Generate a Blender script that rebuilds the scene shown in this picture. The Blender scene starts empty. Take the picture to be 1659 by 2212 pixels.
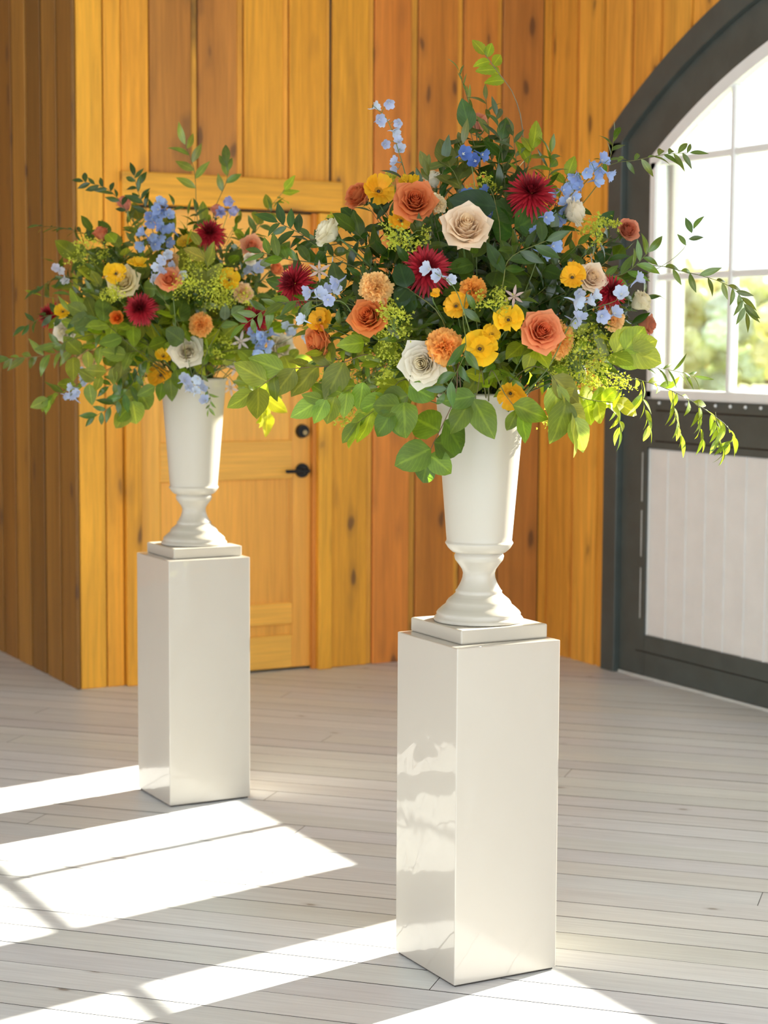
import bpy, bmesh, math, random
from mathutils import Vector, Matrix
random.seed(11)
scene = bpy.context.scene
COL = scene.collection

# ------------------------------------------------------------------ camera
F_PX, PITCH, ROLL, CAM_H = 4000.0, 0.0907, 0.0054, 1.5
CX, CY = 829.5, 1106.0
C_, S_ = 0.879, 0.477                      # yaw of the camera against the room axes


def cam2room(x, y, z):
    return Vector((C_ * x + S_ * y, -S_ * x + C_ * y, z))


_fw = Vector((0, math.cos(PITCH), -math.sin(PITCH)))
_rt = Vector((1, 0, 0))
_up = _rt.cross(_fw)
_rt2 = _rt * math.cos(ROLL) + _up * math.sin(ROLL)
_up2 = _up * math.cos(ROLL) - _rt * math.sin(ROLL)
FW, RT, UP = cam2room(*_fw).normalized(), cam2room(*_rt2).normalized(), cam2room(*_up2).normalized()
EYE = Vector((0, 0, CAM_H))

cam_data = bpy.data.cameras.new('camera')
cam = bpy.data.objects.new('camera', cam_data)
COL.objects.link(cam)
m = Matrix((RT, UP, -FW)).transposed().to_4x4()
m.translation = EYE
cam.matrix_world = m
cam_data.sensor_fit = 'VERTICAL'
cam_data.sensor_height = 36.0
cam_data.sensor_width = 27.0
cam_data.lens = 36.0 * F_PX / 2212.0
cam_data.clip_end = 2000
cam_data.dof.use_dof = True
cam_data.dof.focus_distance = 4.25
cam_data.dof.aperture_fstop = 5.0
scene.camera = cam

# ------------------------------------------------------------------ world, sun, exposure
SUN_AZ = Vector((0.980, 0.200, 0)).normalized()
SUN_TAN = 0.502
SKY = 2.2
SUN = 21.0
world = bpy.data.worlds.new('sky')
scene.world = world
world.use_nodes = True
bg = world.node_tree.nodes['Background']
bg.inputs[0].default_value = (0.84, 0.93, 1.0, 1)
bg.inputs[1].default_value = SKY
sd = bpy.data.lights.new('sun', 'SUN')
sd.energy = SUN
sd.angle = 0.008
sd.color = (1.0, 0.92, 0.79)
sun = bpy.data.objects.new('sun', sd)
COL.objects.link(sun)
to_sun = Vector((SUN_AZ.x, SUN_AZ.y, SUN_TAN)).normalized()
sun.rotation_euler = to_sun.to_track_quat('Z', 'Y').to_euler()
sun.location = to_sun * 30
scene.view_settings.view_transform = 'Standard'
scene.view_settings.look = 'None'
scene.view_settings.exposure = 0.58
scene.view_settings.gamma = 1.0
scene.view_settings.use_curve_mapping = False


# ------------------------------------------------------------------ pixel helpers (photo frame)
def at(px, py, depth):
    """point seen at a photo pixel, `depth` metres ahead of the camera (horizontal)"""
    d = FW + RT * ((px - CX) / F_PX) - UP * ((py - CY) / F_PX)
    ahead = Vector((S_, C_, 0))
    return EYE + d * (depth / d.dot(ahead))


def camdir(rx, up, to):
    return (RT * rx + UP * up - FW * to).normalized()


# ------------------------------------------------------------------ object helpers
def tag(o, label=None, cat=None, group=None, kind=None):
    if label: o['label'] = label
    if cat: o['category'] = cat
    if group: o['group'] = group
    if kind: o['kind'] = kind
    return o


def empty(name, loc=(0, 0, 0), mat=None):
    o = bpy.data.objects.new(name, None)
    o.empty_display_size = 0.05
    COL.objects.link(o)
    if mat is not None:
        o.matrix_world = mat
    else:
        o.location = loc
    return o


def link(name, me, parent=None, mat4=None, color=None):
    o = bpy.data.objects.new(name, me)
    COL.objects.link(o)
    if parent: o.parent = parent
    if mat4 is not None: o.matrix_basis = mat4
    if color: o.color = (*color[:3], 1)
    return o


def mesh(name, verts, faces, mat, smooth=False, uvs=None):
    me = bpy.data.meshes.new(name)
    me.from_pydata([tuple(v) for v in verts], [], faces)
    if mat:
        for mm in (mat if isinstance(mat, (list, tuple)) else [mat]): me.materials.append(mm)
    if smooth: me.polygons.foreach_set('use_smooth', [True] * len(me.polygons))
    if uvs:
        ul = me.uv_layers.new(name='UVMap')
        for p in me.polygons:
            for li in p.loop_indices: ul.data[li].uv = uvs[me.loops[li].vertex_index]
    me.update()
    return me


def box_mesh(name, lo, hi, mat, bevel=0.0, seg=1):
    bm = bmesh.new()
    bmesh.ops.create_cube(bm, size=1)
    for v in bm.verts:
        v.co = Vector([lo[i] + (v.co[i] + .5) * (hi[i] - lo[i]) for i in range(3)])
    if bevel: bmesh.ops.bevel(bm, geom=bm.edges[:], offset=bevel, segments=seg, affect='EDGES', profile=.5)
    me = bpy.data.meshes.new(name)
    bm.to_mesh(me); bm.free()
    me.materials.append(mat)
    return me


def box(name, lo, hi, mat, parent=None, bevel=0.0, color=None, seg=1):
    return link(name, box_mesh(name, lo, hi, mat, bevel, seg), parent, None, color)


def prism_mesh(name, poly, lo, hi, axis, mat):
    """poly: 2-D outline, extruded along axis from lo to hi (axis 0: poly is (y, z); axis 2: poly is (x, y))"""
    n = len(poly)
    def pt(p, a): return (a, p[0], p[1]) if axis == 0 else ((p[0], a, p[1]) if axis == 1 else (p[0], p[1], a))
    vs = [pt(p, lo) for p in poly] + [pt(p, hi) for p in poly]
    fs = [list(range(n))[::-1], list(range(n, 2 * n))] + [[i, (i + 1) % n, n + (i + 1) % n, n + i] for i in range(n)]
    me = mesh(name, vs, fs, mat)
    bm = bmesh.new(); bm.from_mesh(me); bmesh.ops.recalc_face_normals(bm, faces=bm.faces[:]); bm.to_mesh(me); bm.free()
    return me


def catmull(pts, n):
    P = [Vector(p) for p in pts]
    if len(P) == 2: return [P[0].lerp(P[1], i / n) for i in range(n + 1)]
    P = [P[0] * 2 - P[1]] + P + [P[-1] * 2 - P[-2]]
    segs = len(P) - 3
    out = []
    for i in range(n + 1):
        t = i / n * segs
        k = min(int(t), segs - 1); t -= k
        a, b, c, d = P[k:k + 4]
        out.append(.5 * ((2 * b) + (c - a) * t + (2 * a - 5 * b + 4 * c - d) * t * t + (3 * b - a - 3 * c + d) * t ** 3))
    return out


def tube_geo(pts, r0, r1, sides=5, verts=None, faces=None):
    verts = [] if verts is None else verts
    faces = [] if faces is None else faces
    n = len(pts)
    ref = Vector((.31, .52, .8))
    base = len(verts)
    for i, p in enumerate(pts):
        t = (pts[min(i + 1, n - 1)] - pts[max(i - 1, 0)])
        if t.length < 1e-9: t = Vector((0, 0, 1))
        t.normalize()
        a = t.cross(ref)
        if a.length < .05: a = t.cross(Vector((1, 0, 0)))
        a.normalize(); b = t.cross(a)
        r = r0 + (r1 - r0) * i / max(1, n - 1)
        for k in range(sides):
            ang = 2 * math.pi * k / sides
            verts.append(p + a * (r * math.cos(ang)) + b * (r * math.sin(ang)))
    for i in range(n - 1):
        for k in range(sides):
            k2 = (k + 1) % sides
            faces.append([base + i * sides + k, base + i * sides + k2, base + (i + 1) * sides + k2, base + (i + 1) * sides + k])
    faces.append([base + (n - 1) * sides + k for k in range(sides)])
    return verts, faces


def lathe_mesh(name, prof, mat, n=64, smooth=True):
    vs, fs = [], []
    for r, z in prof:
        for k in range(n):
            a = 2 * math.pi * k / n
            vs.append((r * math.cos(a), r * math.sin(a), z))
    for i in range(len(prof) - 1):
        for k in range(n):
            k2 = (k + 1) % n
            fs.append([i * n + k, i * n + k2, (i + 1) * n + k2, (i + 1) * n + k])
    return mesh(name, vs, fs, mat, smooth)


# ------------------------------------------------------------------ materials
def newmat(name):
    mt = bpy.data.materials.new(name)
    mt.use_nodes = True
    nt = mt.node_tree
    for n in list(nt.nodes): nt.nodes.remove(n)
    out = nt.nodes.new('ShaderNodeOutputMaterial')
    return mt, nt, out


def N(nt, typ, **kw):
    n = nt.nodes.new(typ)
    for k, v in kw.items():
        if k.startswith('i_'): n.inputs[k[2:].replace('_', ' ')].default_value = v
        else: setattr(n, k, v)
    return n


def mixc(nt, fac, a, b, mode='MIX'):
    n = nt.nodes.new('ShaderNodeMix'); n.data_type = 'RGBA'; n.blend_type = mode
    for sock, v in ((n.inputs['Factor'], fac), (n.inputs['A'], a), (n.inputs['B'], b)):
        pass
    def put(idx, v):
        if hasattr(v, 'links') or isinstance(v, bpy.types.NodeSocket): nt.links.new(v, n.inputs[idx])
        elif isinstance(v, (int, float)): n.inputs[idx].default_value = v
        else: n.inputs[idx].default_value = (*v[:3], 1)
    put(0, fac); put(6, a); put(7, b)
    return n.outputs[2]


def ramp(nt, src, stops):
    r = nt.nodes.new('ShaderNodeValToRGB')
    cr = r.color_ramp
    while len(cr.elements) < len(stops): cr.elements.new(.5)
    for e, (p, c) in zip(cr.elements, stops):
        e.position = p
        e.color = (c, c, c, 1) if isinstance(c, (int, float)) else (*c, 1)
    nt.links.new(src, r.inputs[0])
    return r.outputs[0]


def wood_mat(name, scale, rot=0.0, knot=(0.10, 0.045, 0.018), knot_amt=0.85, knot_scale=(8.0, 8.0, 2.8), knot_size=0.135, rough=.42,
             lo=.72, hi=1.12, bump=.15, coat=0.0, stain=0.0, broad=.8):
    mt, nt, out = newmat(name)
    L = nt.links.new
    geo = N(nt, 'ShaderNodeNewGeometry')
    oi = N(nt, 'ShaderNodeObjectInfo')
    off = N(nt, 'ShaderNodeVectorMath', operation='SCALE'); off.inputs[0].default_value = (37, 53, 71)
    L(oi.outputs['Random'], off.inputs['Scale'])
    rotn = N(nt, 'ShaderNodeVectorRotate', rotation_type='Z_AXIS'); rotn.inputs['Angle'].default_value = rot
    L(geo.outputs['Position'], rotn.inputs['Vector'])
    add = N(nt, 'ShaderNodeVectorMath', operation='ADD'); L(rotn.outputs[0], add.inputs[0]); L(off.outputs[0], add.inputs[1])
    def scaled(s):
        q = N(nt, 'ShaderNodeVectorMath', operation='MULTIPLY'); q.inputs[1].default_value = s
        L(add.outputs[0], q.inputs[0]); return q.outputs[0]
    n1 = N(nt, 'ShaderNodeTexNoise', i_Scale=1.0, i_Detail=5.0, i_Roughness=.62, i_Distortion=.5); L(scaled(scale), n1.inputs['Vector'])
    n2 = N(nt, 'ShaderNodeTexNoise', i_Scale=1.0, i_Detail=2.0); L(scaled(tuple(s * .16 for s in scale)), n2.inputs['Vector'])
    fine = N(nt, 'ShaderNodeTexNoise', i_Scale=1.0, i_Detail=3.0); L(scaled(tuple(s * 4 for s in scale)), fine.inputs['Vector'])
    g = ramp(nt, n1.outputs['Fac'], [(.28, lo), (.5, (lo + hi) / 2), (.72, hi)])
    col = mixc(nt, 1.0, oi.outputs['Color'], g, 'MULTIPLY')
    g2 = ramp(nt, n2.outputs['Fac'], [(.3, (.80, .74, .66)), (.65, (1.1, 1.1, 1.08))])
    col = mixc(nt, broad, col, g2, 'MULTIPLY')
    g3 = ramp(nt, fine.outputs['Fac'], [(.3, .86), (.7, 1.08)])
    col = mixc(nt, .7, col, g3, 'MULTIPLY')
    if knot_amt:
        vo = N(nt, 'ShaderNodeTexVoronoi', i_Scale=1.0, i_Randomness=1.0)
        wob = N(nt, 'ShaderNodeTexNoise', i_Scale=2.2, i_Detail=1.0); L(scaled(knot_scale), wob.inputs['Vector'])
        ks = N(nt, 'ShaderNodeVectorMath', operation='ADD'); L(scaled(knot_scale), ks.inputs[0])
        wm = N(nt, 'ShaderNodeVectorMath', operation='SCALE'); wm.inputs['Scale'].default_value = .25; L(wob.outputs['Color'], wm.inputs[0]); L(wm.outputs[0], ks.inputs[1])
        L(ks.outputs[0], vo.inputs['Vector'])
        kf = ramp(nt, vo.outputs['Distance'], [(0.0, knot_amt), (knot_size * .7, knot_amt * .9), (knot_size * 1.1, knot_amt * .25), (knot_size * 2.2, 0.0)])
        col = mixc(nt, kf, col, knot)
    if stain:
        sn = N(nt, 'ShaderNodeTexNoise', i_Scale=1.0, i_Detail=4.0, i_Roughness=.6); L(scaled((2.4, 2.4, 1.4)), sn.inputs['Vector'])
        sf = ramp(nt, sn.outputs['Fac'], [(.53, 0.0), (.70, stain)])
        col = mixc(nt, sf, col, (.05, .03, .018))
    b = N(nt, 'ShaderNodeBsdfPrincipled', i_Roughness=rough)
    if coat: b.inputs['Coat Weight'].default_value = coat; b.inputs['Coat Roughness'].default_value = .25
    L(col, b.inputs['Base Color'])
    bp = N(nt, 'ShaderNodeBump', i_Strength=bump, i_Distance=.004); L(n1.outputs['Fac'], bp.inputs['Height']); L(bp.outputs[0], b.inputs['Normal'])
    L(b.outputs[0], out.inputs[0])
    return mt


def paint_mat(name, color, rough=.4, bump=0.0, bscale=3.0, coat=0.0, metallic=0.0, var=0.0, coatrough=.05, bdist=.01):
    mt, nt, out = newmat(name)
    L = nt.links.new
    b = N(nt, 'ShaderNodeBsdfPrincipled', i_Roughness=rough, i_Metallic=metallic)
    b.inputs['Base Color'].default_value = (*color, 1)
    geo = N(nt, 'ShaderNodeNewGeometry')
    if coat: b.inputs['Coat Weight'].default_value = coat; b.inputs['Coat Roughness'].default_value = coatrough
    if var:
        n = N(nt, 'ShaderNodeTexNoise', i_Scale=9.0, i_Detail=4.0); L(geo.outputs['Position'], n.inputs['Vector'])
        L(mixc(nt, 1.0, color, ramp(nt, n.outputs['Fac'], [(.3, 1 - var), (.7, 1 + var)]), 'MULTIPLY'), b.inputs['Base Color'])
    if bump:
        n = N(nt, 'ShaderNodeTexNoise', i_Scale=bscale, i_Detail=1.5, i_Distortion=.6); L(geo.outputs['Position'], n.inputs['Vector'])
        bp = N(nt, 'ShaderNodeBump', i_Strength=bump, i_Distance=bdist); L(n.outputs['Fac'], bp.inputs['Height'])
        L(bp.outputs[0], b.inputs['Normal'])
        if coat: L(bp.outputs[0], b.inputs['Coat Normal'])
    L(b.outputs[0], out.inputs[0])
    return mt


def plant_mat(name, trans=.35, rough=.4, spec=.5, vein=0.0, gain=1.6, var=.25, tint=(1.0, 1.0, .6), nscale=30.0, sss=0.0):
    """colour comes from the object; light passes through the thin surface"""
    mt, nt, out = newmat(name)
    L = nt.links.new
    oi = N(nt, 'ShaderNodeObjectInfo')
    geo = N(nt, 'ShaderNodeNewGeometry')
    n = N(nt, 'ShaderNodeTexNoise', i_Scale=nscale, i_Detail=3.0); L(geo.outputs['Position'], n.inputs['Vector'])
    col = mixc(nt, 1.0, oi.outputs['Color'], ramp(nt, n.outputs['Fac'], [(.3, 1 - var), (.7, 1 + var)]), 'MULTIPLY')
    if vein:
        uv = N(nt, 'ShaderNodeUVMap')
        sx = N(nt, 'ShaderNodeSeparateXYZ'); L(uv.outputs[0], sx.inputs[0])
        a = N(nt, 'ShaderNodeMath', operation='SUBTRACT'); L(sx.outputs[0], a.inputs[0]); a.inputs[1].default_value = .5
        ab = N(nt, 'ShaderNodeMath', operation='ABSOLUTE'); L(a.outputs[0], ab.inputs[0])
        mid = ramp(nt, ab.outputs[0], [(0.0, vein), (.03, vein * .8), (.07, 0.0)])
        # side veins
        k = N(nt, 'ShaderNodeMath', operation='MULTIPLY'); L(ab.outputs[0], k.inputs[0]); k.inputs[1].default_value = -.9
        s = N(nt, 'ShaderNodeMath', operation='ADD'); L(sx.outputs[1], s.inputs[0]); L(k.outputs[0], s.inputs[1])
        s2 = N(nt, 'ShaderNodeMath', operation='MULTIPLY'); L(s.outputs[0], s2.inputs[0]); s2.inputs[1].default_value = 44.0
        sn = N(nt, 'ShaderNodeMath', operation='SINE'); L(s2.outputs[0], sn.inputs[0])
        sv = ramp(nt, sn.outputs[0], [(.82, 0.0), (.97, vein * .45)])
        mx = N(nt, 'ShaderNodeMath', operation='MAXIMUM'); L(mid, mx.inputs[0]); L(sv, mx.inputs[1])
        light = mixc(nt, 1.0, col, (1.9, 1.7, 1.6), 'MULTIPLY')
        col = mixc(nt, mx.outputs[0], col, light)
    b = N(nt, 'ShaderNodeBsdfPrincipled', i_Roughness=rough)
    b.inputs['Specular IOR Level'].default_value = spec
    L(col, b.inputs['Base Color'])
    t = N(nt, 'ShaderNodeBsdfTranslucent')
    tc = mixc(nt, 1.0, col, tuple(gain * x for x in tint), 'MULTIPLY')
    L(tc, t.inputs['Color'])
    mx = N(nt, 'ShaderNodeMixShader'); mx.inputs[0].default_value = trans
    L(b.outputs[0], mx.inputs[1]); L(t.outputs[0], mx.inputs[2])
    L(mx.outputs[0], out.inputs[0])
    return mt


def glass_mat():
    mt, nt, out = newmat('window_glass')
    L = nt.links.new
    tr = N(nt, 'ShaderNodeBsdfTransparent'); tr.inputs[0].default_value = (.97, .985, .98, 1)
    gl = N(nt, 'ShaderNodeBsdfGlossy', i_Roughness=.02)
    fr = N(nt, 'ShaderNodeFresnel', i_IOR=1.25)
    mx = N(nt, 'ShaderNodeMixShader'); L(fr.outputs[0], mx.inputs[0]); L(tr.outputs[0], mx.inputs[1]); L(gl.outputs[0], mx.inputs[2])
    L(mx.outputs[0], out.inputs[0])
    return mt


M_WOOD = wood_mat('cedar_boards', (26, 26, 1.3), rough=.55)
M_STAINWOOD = wood_mat('cedar_boards_stained', (26, 26, 1.3), stain=.85, rough=.55)
M_WOODX = wood_mat('cedar_rails', (1.3, 26, 26), knot_scale=(1.6, 5, 5), rough=.55)
M_DOORV = wood_mat('fir_door_vertical', (30, 30, 1.0), knot_amt=0, lo=.88, hi=1.06, rough=.35, coat=.2, bump=.05)
M_DOORH = wood_mat('fir_door_horizontal', (1.0, 30, 30), knot_amt=0, lo=.88, hi=1.06, rough=.35, coat=.2, bump=.05)
FLOOR_ROT = math.radians(46.05)
M_FLOOR = wood_mat('whitewashed_floorboards', (1.3, 30, 30), rot=FLOOR_ROT, knot=(.16, .13, .10), knot_amt=.9, knot_scale=(2.6, 6.5, 3), knot_size=.045,
                   rough=.40, lo=.93, hi=1.04, bump=.06, broad=.25)
M_SUB = paint_mat('dark_subfloor', (.05, .043, .035), .8, var=.2)
M_GREEN = paint_mat('dark_green_paint', (.066, .080, .075), .45, bump=.05, bscale=40, var=.12)
M_WHITE = paint_mat('white_paint', (.79, .81, .81), .4, var=.03)
M_PANEL = paint_mat('white_panel_paint', (.78, .775, .755), .5, var=.03)
M_LACQ = paint_mat('white_gloss_lacquer', (.49, .455, .395), .32, bump=.45, bscale=7.0, coat=.9, coatrough=.02, bdist=.006)
M_URN = paint_mat('white_satin_ceramic', (.50, .465, .395), .36, bump=.12, bscale=60.0, bdist=.001, coat=.15)
M_BLACK = paint_mat('black_metal', (.022, .024, .026), .35, metallic=.6)
M_BRASS = paint_mat('brass_keyway', (.55, .42, .22), .3, metallic=.9)
M_GREY = paint_mat('pale_grey_strip', (.55, .57, .55), .5, var=.08)
M_CEIL = wood_mat('ceiling_boards', (1.3, 26, 26), knot_scale=(1.6, 5, 5))
M_GRASS = paint_mat("meadow_grass", (.40, .42, .20), .9, var=.3)
M_TREE = plant_mat('autumn_tree_leaves', trans=.3, rough=.7, var=.45, nscale=.35)
M_BARK = paint_mat('tree_bark', (.12, .09, .06), .9, var=.3)
M_GLASS = glass_mat()
M_LEAF = plant_mat('glossy_leaf', trans=.34, rough=.26, spec=.7, vein=.55, gain=2.4, var=.18, tint=(1.05, 1.0, .45))
M_LEAFB = plant_mat('broad_leaf', trans=.40, rough=.40, spec=.35, vein=.7, gain=2.3, var=.18, tint=(1.0, 1.0, .42))
M_STEM = plant_mat('plant_stem', trans=.1, rough=.5, var=.2)
M_PETAL = plant_mat("soft_petal", trans=.42, rough=.55, spec=.3, gain=1.12, var=.07, tint=(1.0, .97, .90))
M_MUM = plant_mat('chrysanthemum_petal', trans=.25, rough=.5, spec=.3, gain=1.7, var=.2, tint=(1.0, .8, .8))
M_EYE = paint_mat('dark_flower_eye', (.05, .028, .012), .6, var=.3)
M_FROTH = plant_mat('lime_blossom', trans=.4, rough=.6, gain=1.25, var=.25)

# ------------------------------------------------------------------ room
X_W, Y_B, X_A = 4.975, 7.585, 2.612
TOP = 3.72
PITCHW = 0.2150


def tone(base, j=.10):
    k = 1 + random.uniform(-j, j)
    return tuple(max(0, c * k * (1 + random.uniform(-.04, .04))) for c in base)


YEL = (.90, .42, .034)
ORG = (.66, .245, .036)
BRN = (.52, .215, .040)

# floor: boards run diagonally
floor = empty('floor'); tag(floor, 'whitewashed plank floor of the barn hall', None, None, 'structure')
RX0, RX1, RY0, RY1 = -3.6, X_W, -1.2, 10.6


def clip(poly, f):
    out = []
    for i, a in enumerate(poly):
        b = poly[(i + 1) % len(poly)]
        fa, fb = f(a), f(b)
        if fa >= 0: out.append(a)
        if (fa >= 0) != (fb >= 0):
            t = fa / (fa - fb); out.append((a[0] + (b[0] - a[0]) * t, a[1] + (b[1] - a[1]) * t))
    return out


link('subfloor', box_mesh('subfloor', (RX0, RY0, -.09), (RX1, RY1, -.03), M_SUB), floor)
DB = Vector((math.cos(-FLOOR_ROT), math.sin(-FLOOR_ROT)))       # along a floorboard
PB_ = Vector((-DB.y, DB.x))                                       # across
BW = .1295
k0, k1 = -34, 96
frng = random.Random(5)
for k in range(k0, k1):
    a0 = k * BW + .02
    cuts = [-14.0]
    x = -14 + frng.uniform(1, 5)
    while x < 14:
        cuts.append(x); x += frng.uniform(2.6, 5.2)
    cuts.append(14.0)
    lift = frng.uniform(-.0005, .0005)
    for c0, c1 in zip(cuts, cuts[1:]):
        g = .0014 + frng.random() * .0020
        pts = [DB * s + PB_ * t for s, t in ((c0 + .001, a0 + g), (c1 - .001, a0 + g), (c1 - .001, a0 + BW - g * .5), (c0 + .001, a0 + BW - g * .5))]
        poly = [(p.x, p.y) for p in pts]
        for f in (lambda p: p[0] - RX0, lambda p: RX1 + .02 - p[0], lambda p: p[1] - RY0, lambda p: RY1 - p[1]): 
            poly = clip(poly, f) if poly else poly
        # nothing lies under the closet block behind the door wall
        if len(poly) < 3: continue
        if all(p[0] > X_A + .1 and p[1] > Y_B + .1 for p in poly): continue
        if max(p[0] for p in poly) < 0.2 and max(p[1] for p in poly) < 3.0: pass
        v = frng.uniform(.93, 1.04)
        col = (.66 * v, .685 * v * frng.uniform(.985, 1.01), .70 * v * frng.uniform(.96, 1.02))
        me = prism_mesh('floorboard', poly, -.03, lift, 2, [M_FLOOR, M_SUB])
        for pg in me.polygons:
            if abs(pg.normal.z) < .5: pg.material_index = 1
        link('floorboard', me, floor, None, col)


def boards(parent, plane, axis, start, stop, zlo, zhi, sign, colfn, rng, cut=None, matfn=None):
    """wide planks with narrow recessed strips between; axis = running direction, plane = face coordinate, sign = outward side"""
    a = start
    i = 0
    while a < stop - .01:
        w = PITCHW
        b = min(a + w, stop)
        st = .026 if b < stop - .01 else 0.0
        for kind, lo, hi, proud in (('plank', a, b - st, .016), ('strip', b - st, b, .004)):
            if hi - lo < .008: continue
            lo2, hi2 = lo + .0012, hi - .0012
            zl = zlo
            f0, f1 = plane, plane + sign * proud
            x0, x1 = min(f0, f1), max(f0, f1)
            col = colfn(i, kind, (lo + hi) / 2)
            mt = matfn(i, kind) if matfn else M_WOOD
            if cut is None:
                lo3 = (lo2, x0, zl) if axis == 0 else (x0, lo2, zl)
                hi3 = (hi2, x1, zhi) if axis == 0 else (x1, hi2, zhi)
                box(kind, lo3, hi3, mt, parent, .003, col)
            else:
                poly = cut(lo2, hi2)
                if poly: link(kind, prism_mesh(kind, poly, x0, x1, 0, mt), parent, None, col)
        a = b; i += 1


rng = random.Random(3)
# wall with the timber door
wb = empty('wall_back'); tag(wb, 'honey coloured plank wall around the timber door', None, None, 'structure')
DX0, DX1, DZ = 2.905, 3.760, 2.085
link('backing', prism_mesh('backing', [(X_A + .02, .0), (DX0, 0), (DX0, DZ), (DX1, DZ), (DX1, 0), (X_W + .1, 0), (X_W + .1, TOP), (X_A + .02, TOP)],
                           Y_B + .016, Y_B + .10, 1, M_SUB), wb)
link('backing', box_mesh('backing', (X_A + .1, Y_B + .13, 0), (X_W + .1, Y_B + .16, TOP), M_SUB), wb)  # unseen panel added to stop daylight leaking under the door


def bcol(i, kind, xm):
    if kind == 'strip': return tone((.78, .36, .045), .12)
    if xm < 2.97: return tone(YEL, .06)
    if xm < 3.38: return tone(BRN, .08)
    if xm < 4.03: return tone(YEL, .08)
    return tone(ORG if rng.random() < .55 else BRN, .10)


edges = [(X_A + .018, 2.748), (2.751, 2.957), (2.960, 3.154), (3.186, 3.371), (3.404, 3.595), (3.625, 3.809), (3.839, 4.026),
         (4.057, 4.25), (4.287, 4.498), (4.530, 4.715), (4.747, X_W)]
prev = None
HT = 2.228
for i, (a, b) in enumerate(edges):
    segs = [(a, b, 'plank')]
    if prev is not None and a - prev > .015: segs.append((prev, a, 'strip'))
    for lo, hi, kind in segs:
        z0 = 0.0
        inner = lo < 3.83 and hi > 2.835
        parts = [(lo, hi, 0.0)]
        if inner:
            parts = []
            if lo < 2.83: parts.append((lo, 2.83, 0.0))
            parts.append((max(lo, 2.83), min(hi, 3.832), DZ + .02))
            if hi > 3.834: parts.append((3.834, hi, 0.0))
        for l2, h2, zz in parts:
            if h2 - l2 < .006: continue
            pr = .016 if kind == 'plank' else .004
            box(kind, (l2 + .0012, Y_B + .016 - pr, zz), (h2 - .0012, Y_B + .018, TOP), M_STAINWOOD if i in (2, 3) else M_WOOD, wb, .003, bcol(i, kind, (lo + hi) / 2))
    prev = b
# corner board of the block that turns back
wa = empty('wall_left'); tag(wa, 'shaded plank wall running back beside the door block', None, None, 'structure')
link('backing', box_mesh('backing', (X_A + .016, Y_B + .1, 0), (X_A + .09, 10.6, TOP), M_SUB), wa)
boards(wa, X_A + .016, 1, Y_B, 10.6, 0, TOP, -1, lambda i, k, m_: tone((.245, .115, .016) if (i % 2 == 0 and k == 'plank') else (.36, .18, .028), .14), rng)  # planks coloured darker to carry the shade on this wall

# window wall (arched double door in it)
YC, ZC = 4.925, -.18
R_OUT, R_TRIM, R_SASH, R_GLASS = 3.37, 3.26, 3.07, 3.015
J_OUT, J_IN = 2.085, 1.980                    # half widths of trim


def arc_z(R, y): return ZC + math.sqrt(max(0, R * R - (y - YC) ** 2))


ww = empty('wall_right'); tag(ww, 'plank wall pierced by the arched glazed doors', None, None, 'structure')
n = 40
ys = [YC - J_OUT + 2 * J_OUT * i / n for i in range(n + 1)]
outline = [(-1.2, 0), (YC - J_OUT, 0)] + [(y, arc_z(R_OUT, y)) for y in ys] + [(YC + J_OUT, 0), (Y_B + .1, 0), (Y_B + .1, TOP), (-1.2, TOP)]
link('backing', prism_mesh('backing', outline, X_W + .016, X_W + .10, 0, M_SUB), ww)


def wcut(lo, hi):
    if hi <= YC - J_OUT or lo >= YC + J_OUT: return [(lo, 0), (hi, 0), (hi, TOP), (lo, TOP)]
    a, b = max(lo, YC - J_OUT), min(hi, YC + J_OUT)
    arc = [(a + (b - a) * i / 4, arc_z(R_OUT, a + (b - a) * i / 4)) for i in range(5)]
    poly = []
    if lo < a: poly += [(lo, 0), (a, 0)]
    poly += arc
    if hi > b: poly += [(b, 0), (hi, 0)]
    return poly + [(hi, TOP), (lo, TOP)]


boards(ww, X_W + .016, 1, 1.290, Y_B - .002, 0, TOP, -1, lambda i, k, m_: tone((.80, .31, .05) if rng.random() < .65 else (.86, .40, .055), .10), rng, wcut)
# extra wall to the right of the frame
box('plain_wall', (X_W, -1.2, 0), (X_W + .016, 1.290, TOP), M_WOOD, ww, 0, ORG)

# dark arched surround
tr = empty('trim_1', (0, 0, 0)); tag(tr, 'dark green arched surround of the glazed doors', None, None, 'structure')


def arch_band(name, Ro, Ri, y0, y1, x0, x1, mat, parent, n=36):
    ysl = [y0 + (y1 - y0) * i / n for i in range(n + 1)]
    poly = [(y, arc_z(Ro, y)) for y in ysl] + [(y, arc_z(Ri, y)) for y in reversed(ysl)]
    vs, fs = [], []
    for x in (x0, x1):
        for y in ysl: vs.append((x, y, arc_z(Ro, y)))
        for y in ysl: vs.append((x, y, arc_z(Ri, y)))
    q = n + 1
    for i in range(n):
        fs += [[i, i + 1, q + i + 1, q + i], [2 * q + i, 3 * q + i, 3 * q + i + 1, 2 * q + i + 1],
               [i, 2 * q + i, 2 * q + i + 1, i + 1], [q + i, q + i + 1, 3 * q + i + 1, 3 * q + i]]
    fs += [[0, q, 3 * q, 2 * q], [n, 2 * q + n, 3 * q + n, q + n]]
    return link(name, mesh(name, vs, fs, mat), parent)


arch_band('arch_casing', R_OUT, R_TRIM, YC - J_OUT, YC + J_OUT, X_W - .022, X_W + .10, M_GREEN, tr)
for sgn in (1, -1):
    a, b = sorted((YC + sgn * J_IN, YC + sgn * J_OUT))
    box('jamb', (X_W - .022, a, 0), (X_W + .10, b, arc_z(R_TRIM, YC + J_IN)), M_GREEN, tr, .003)


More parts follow.
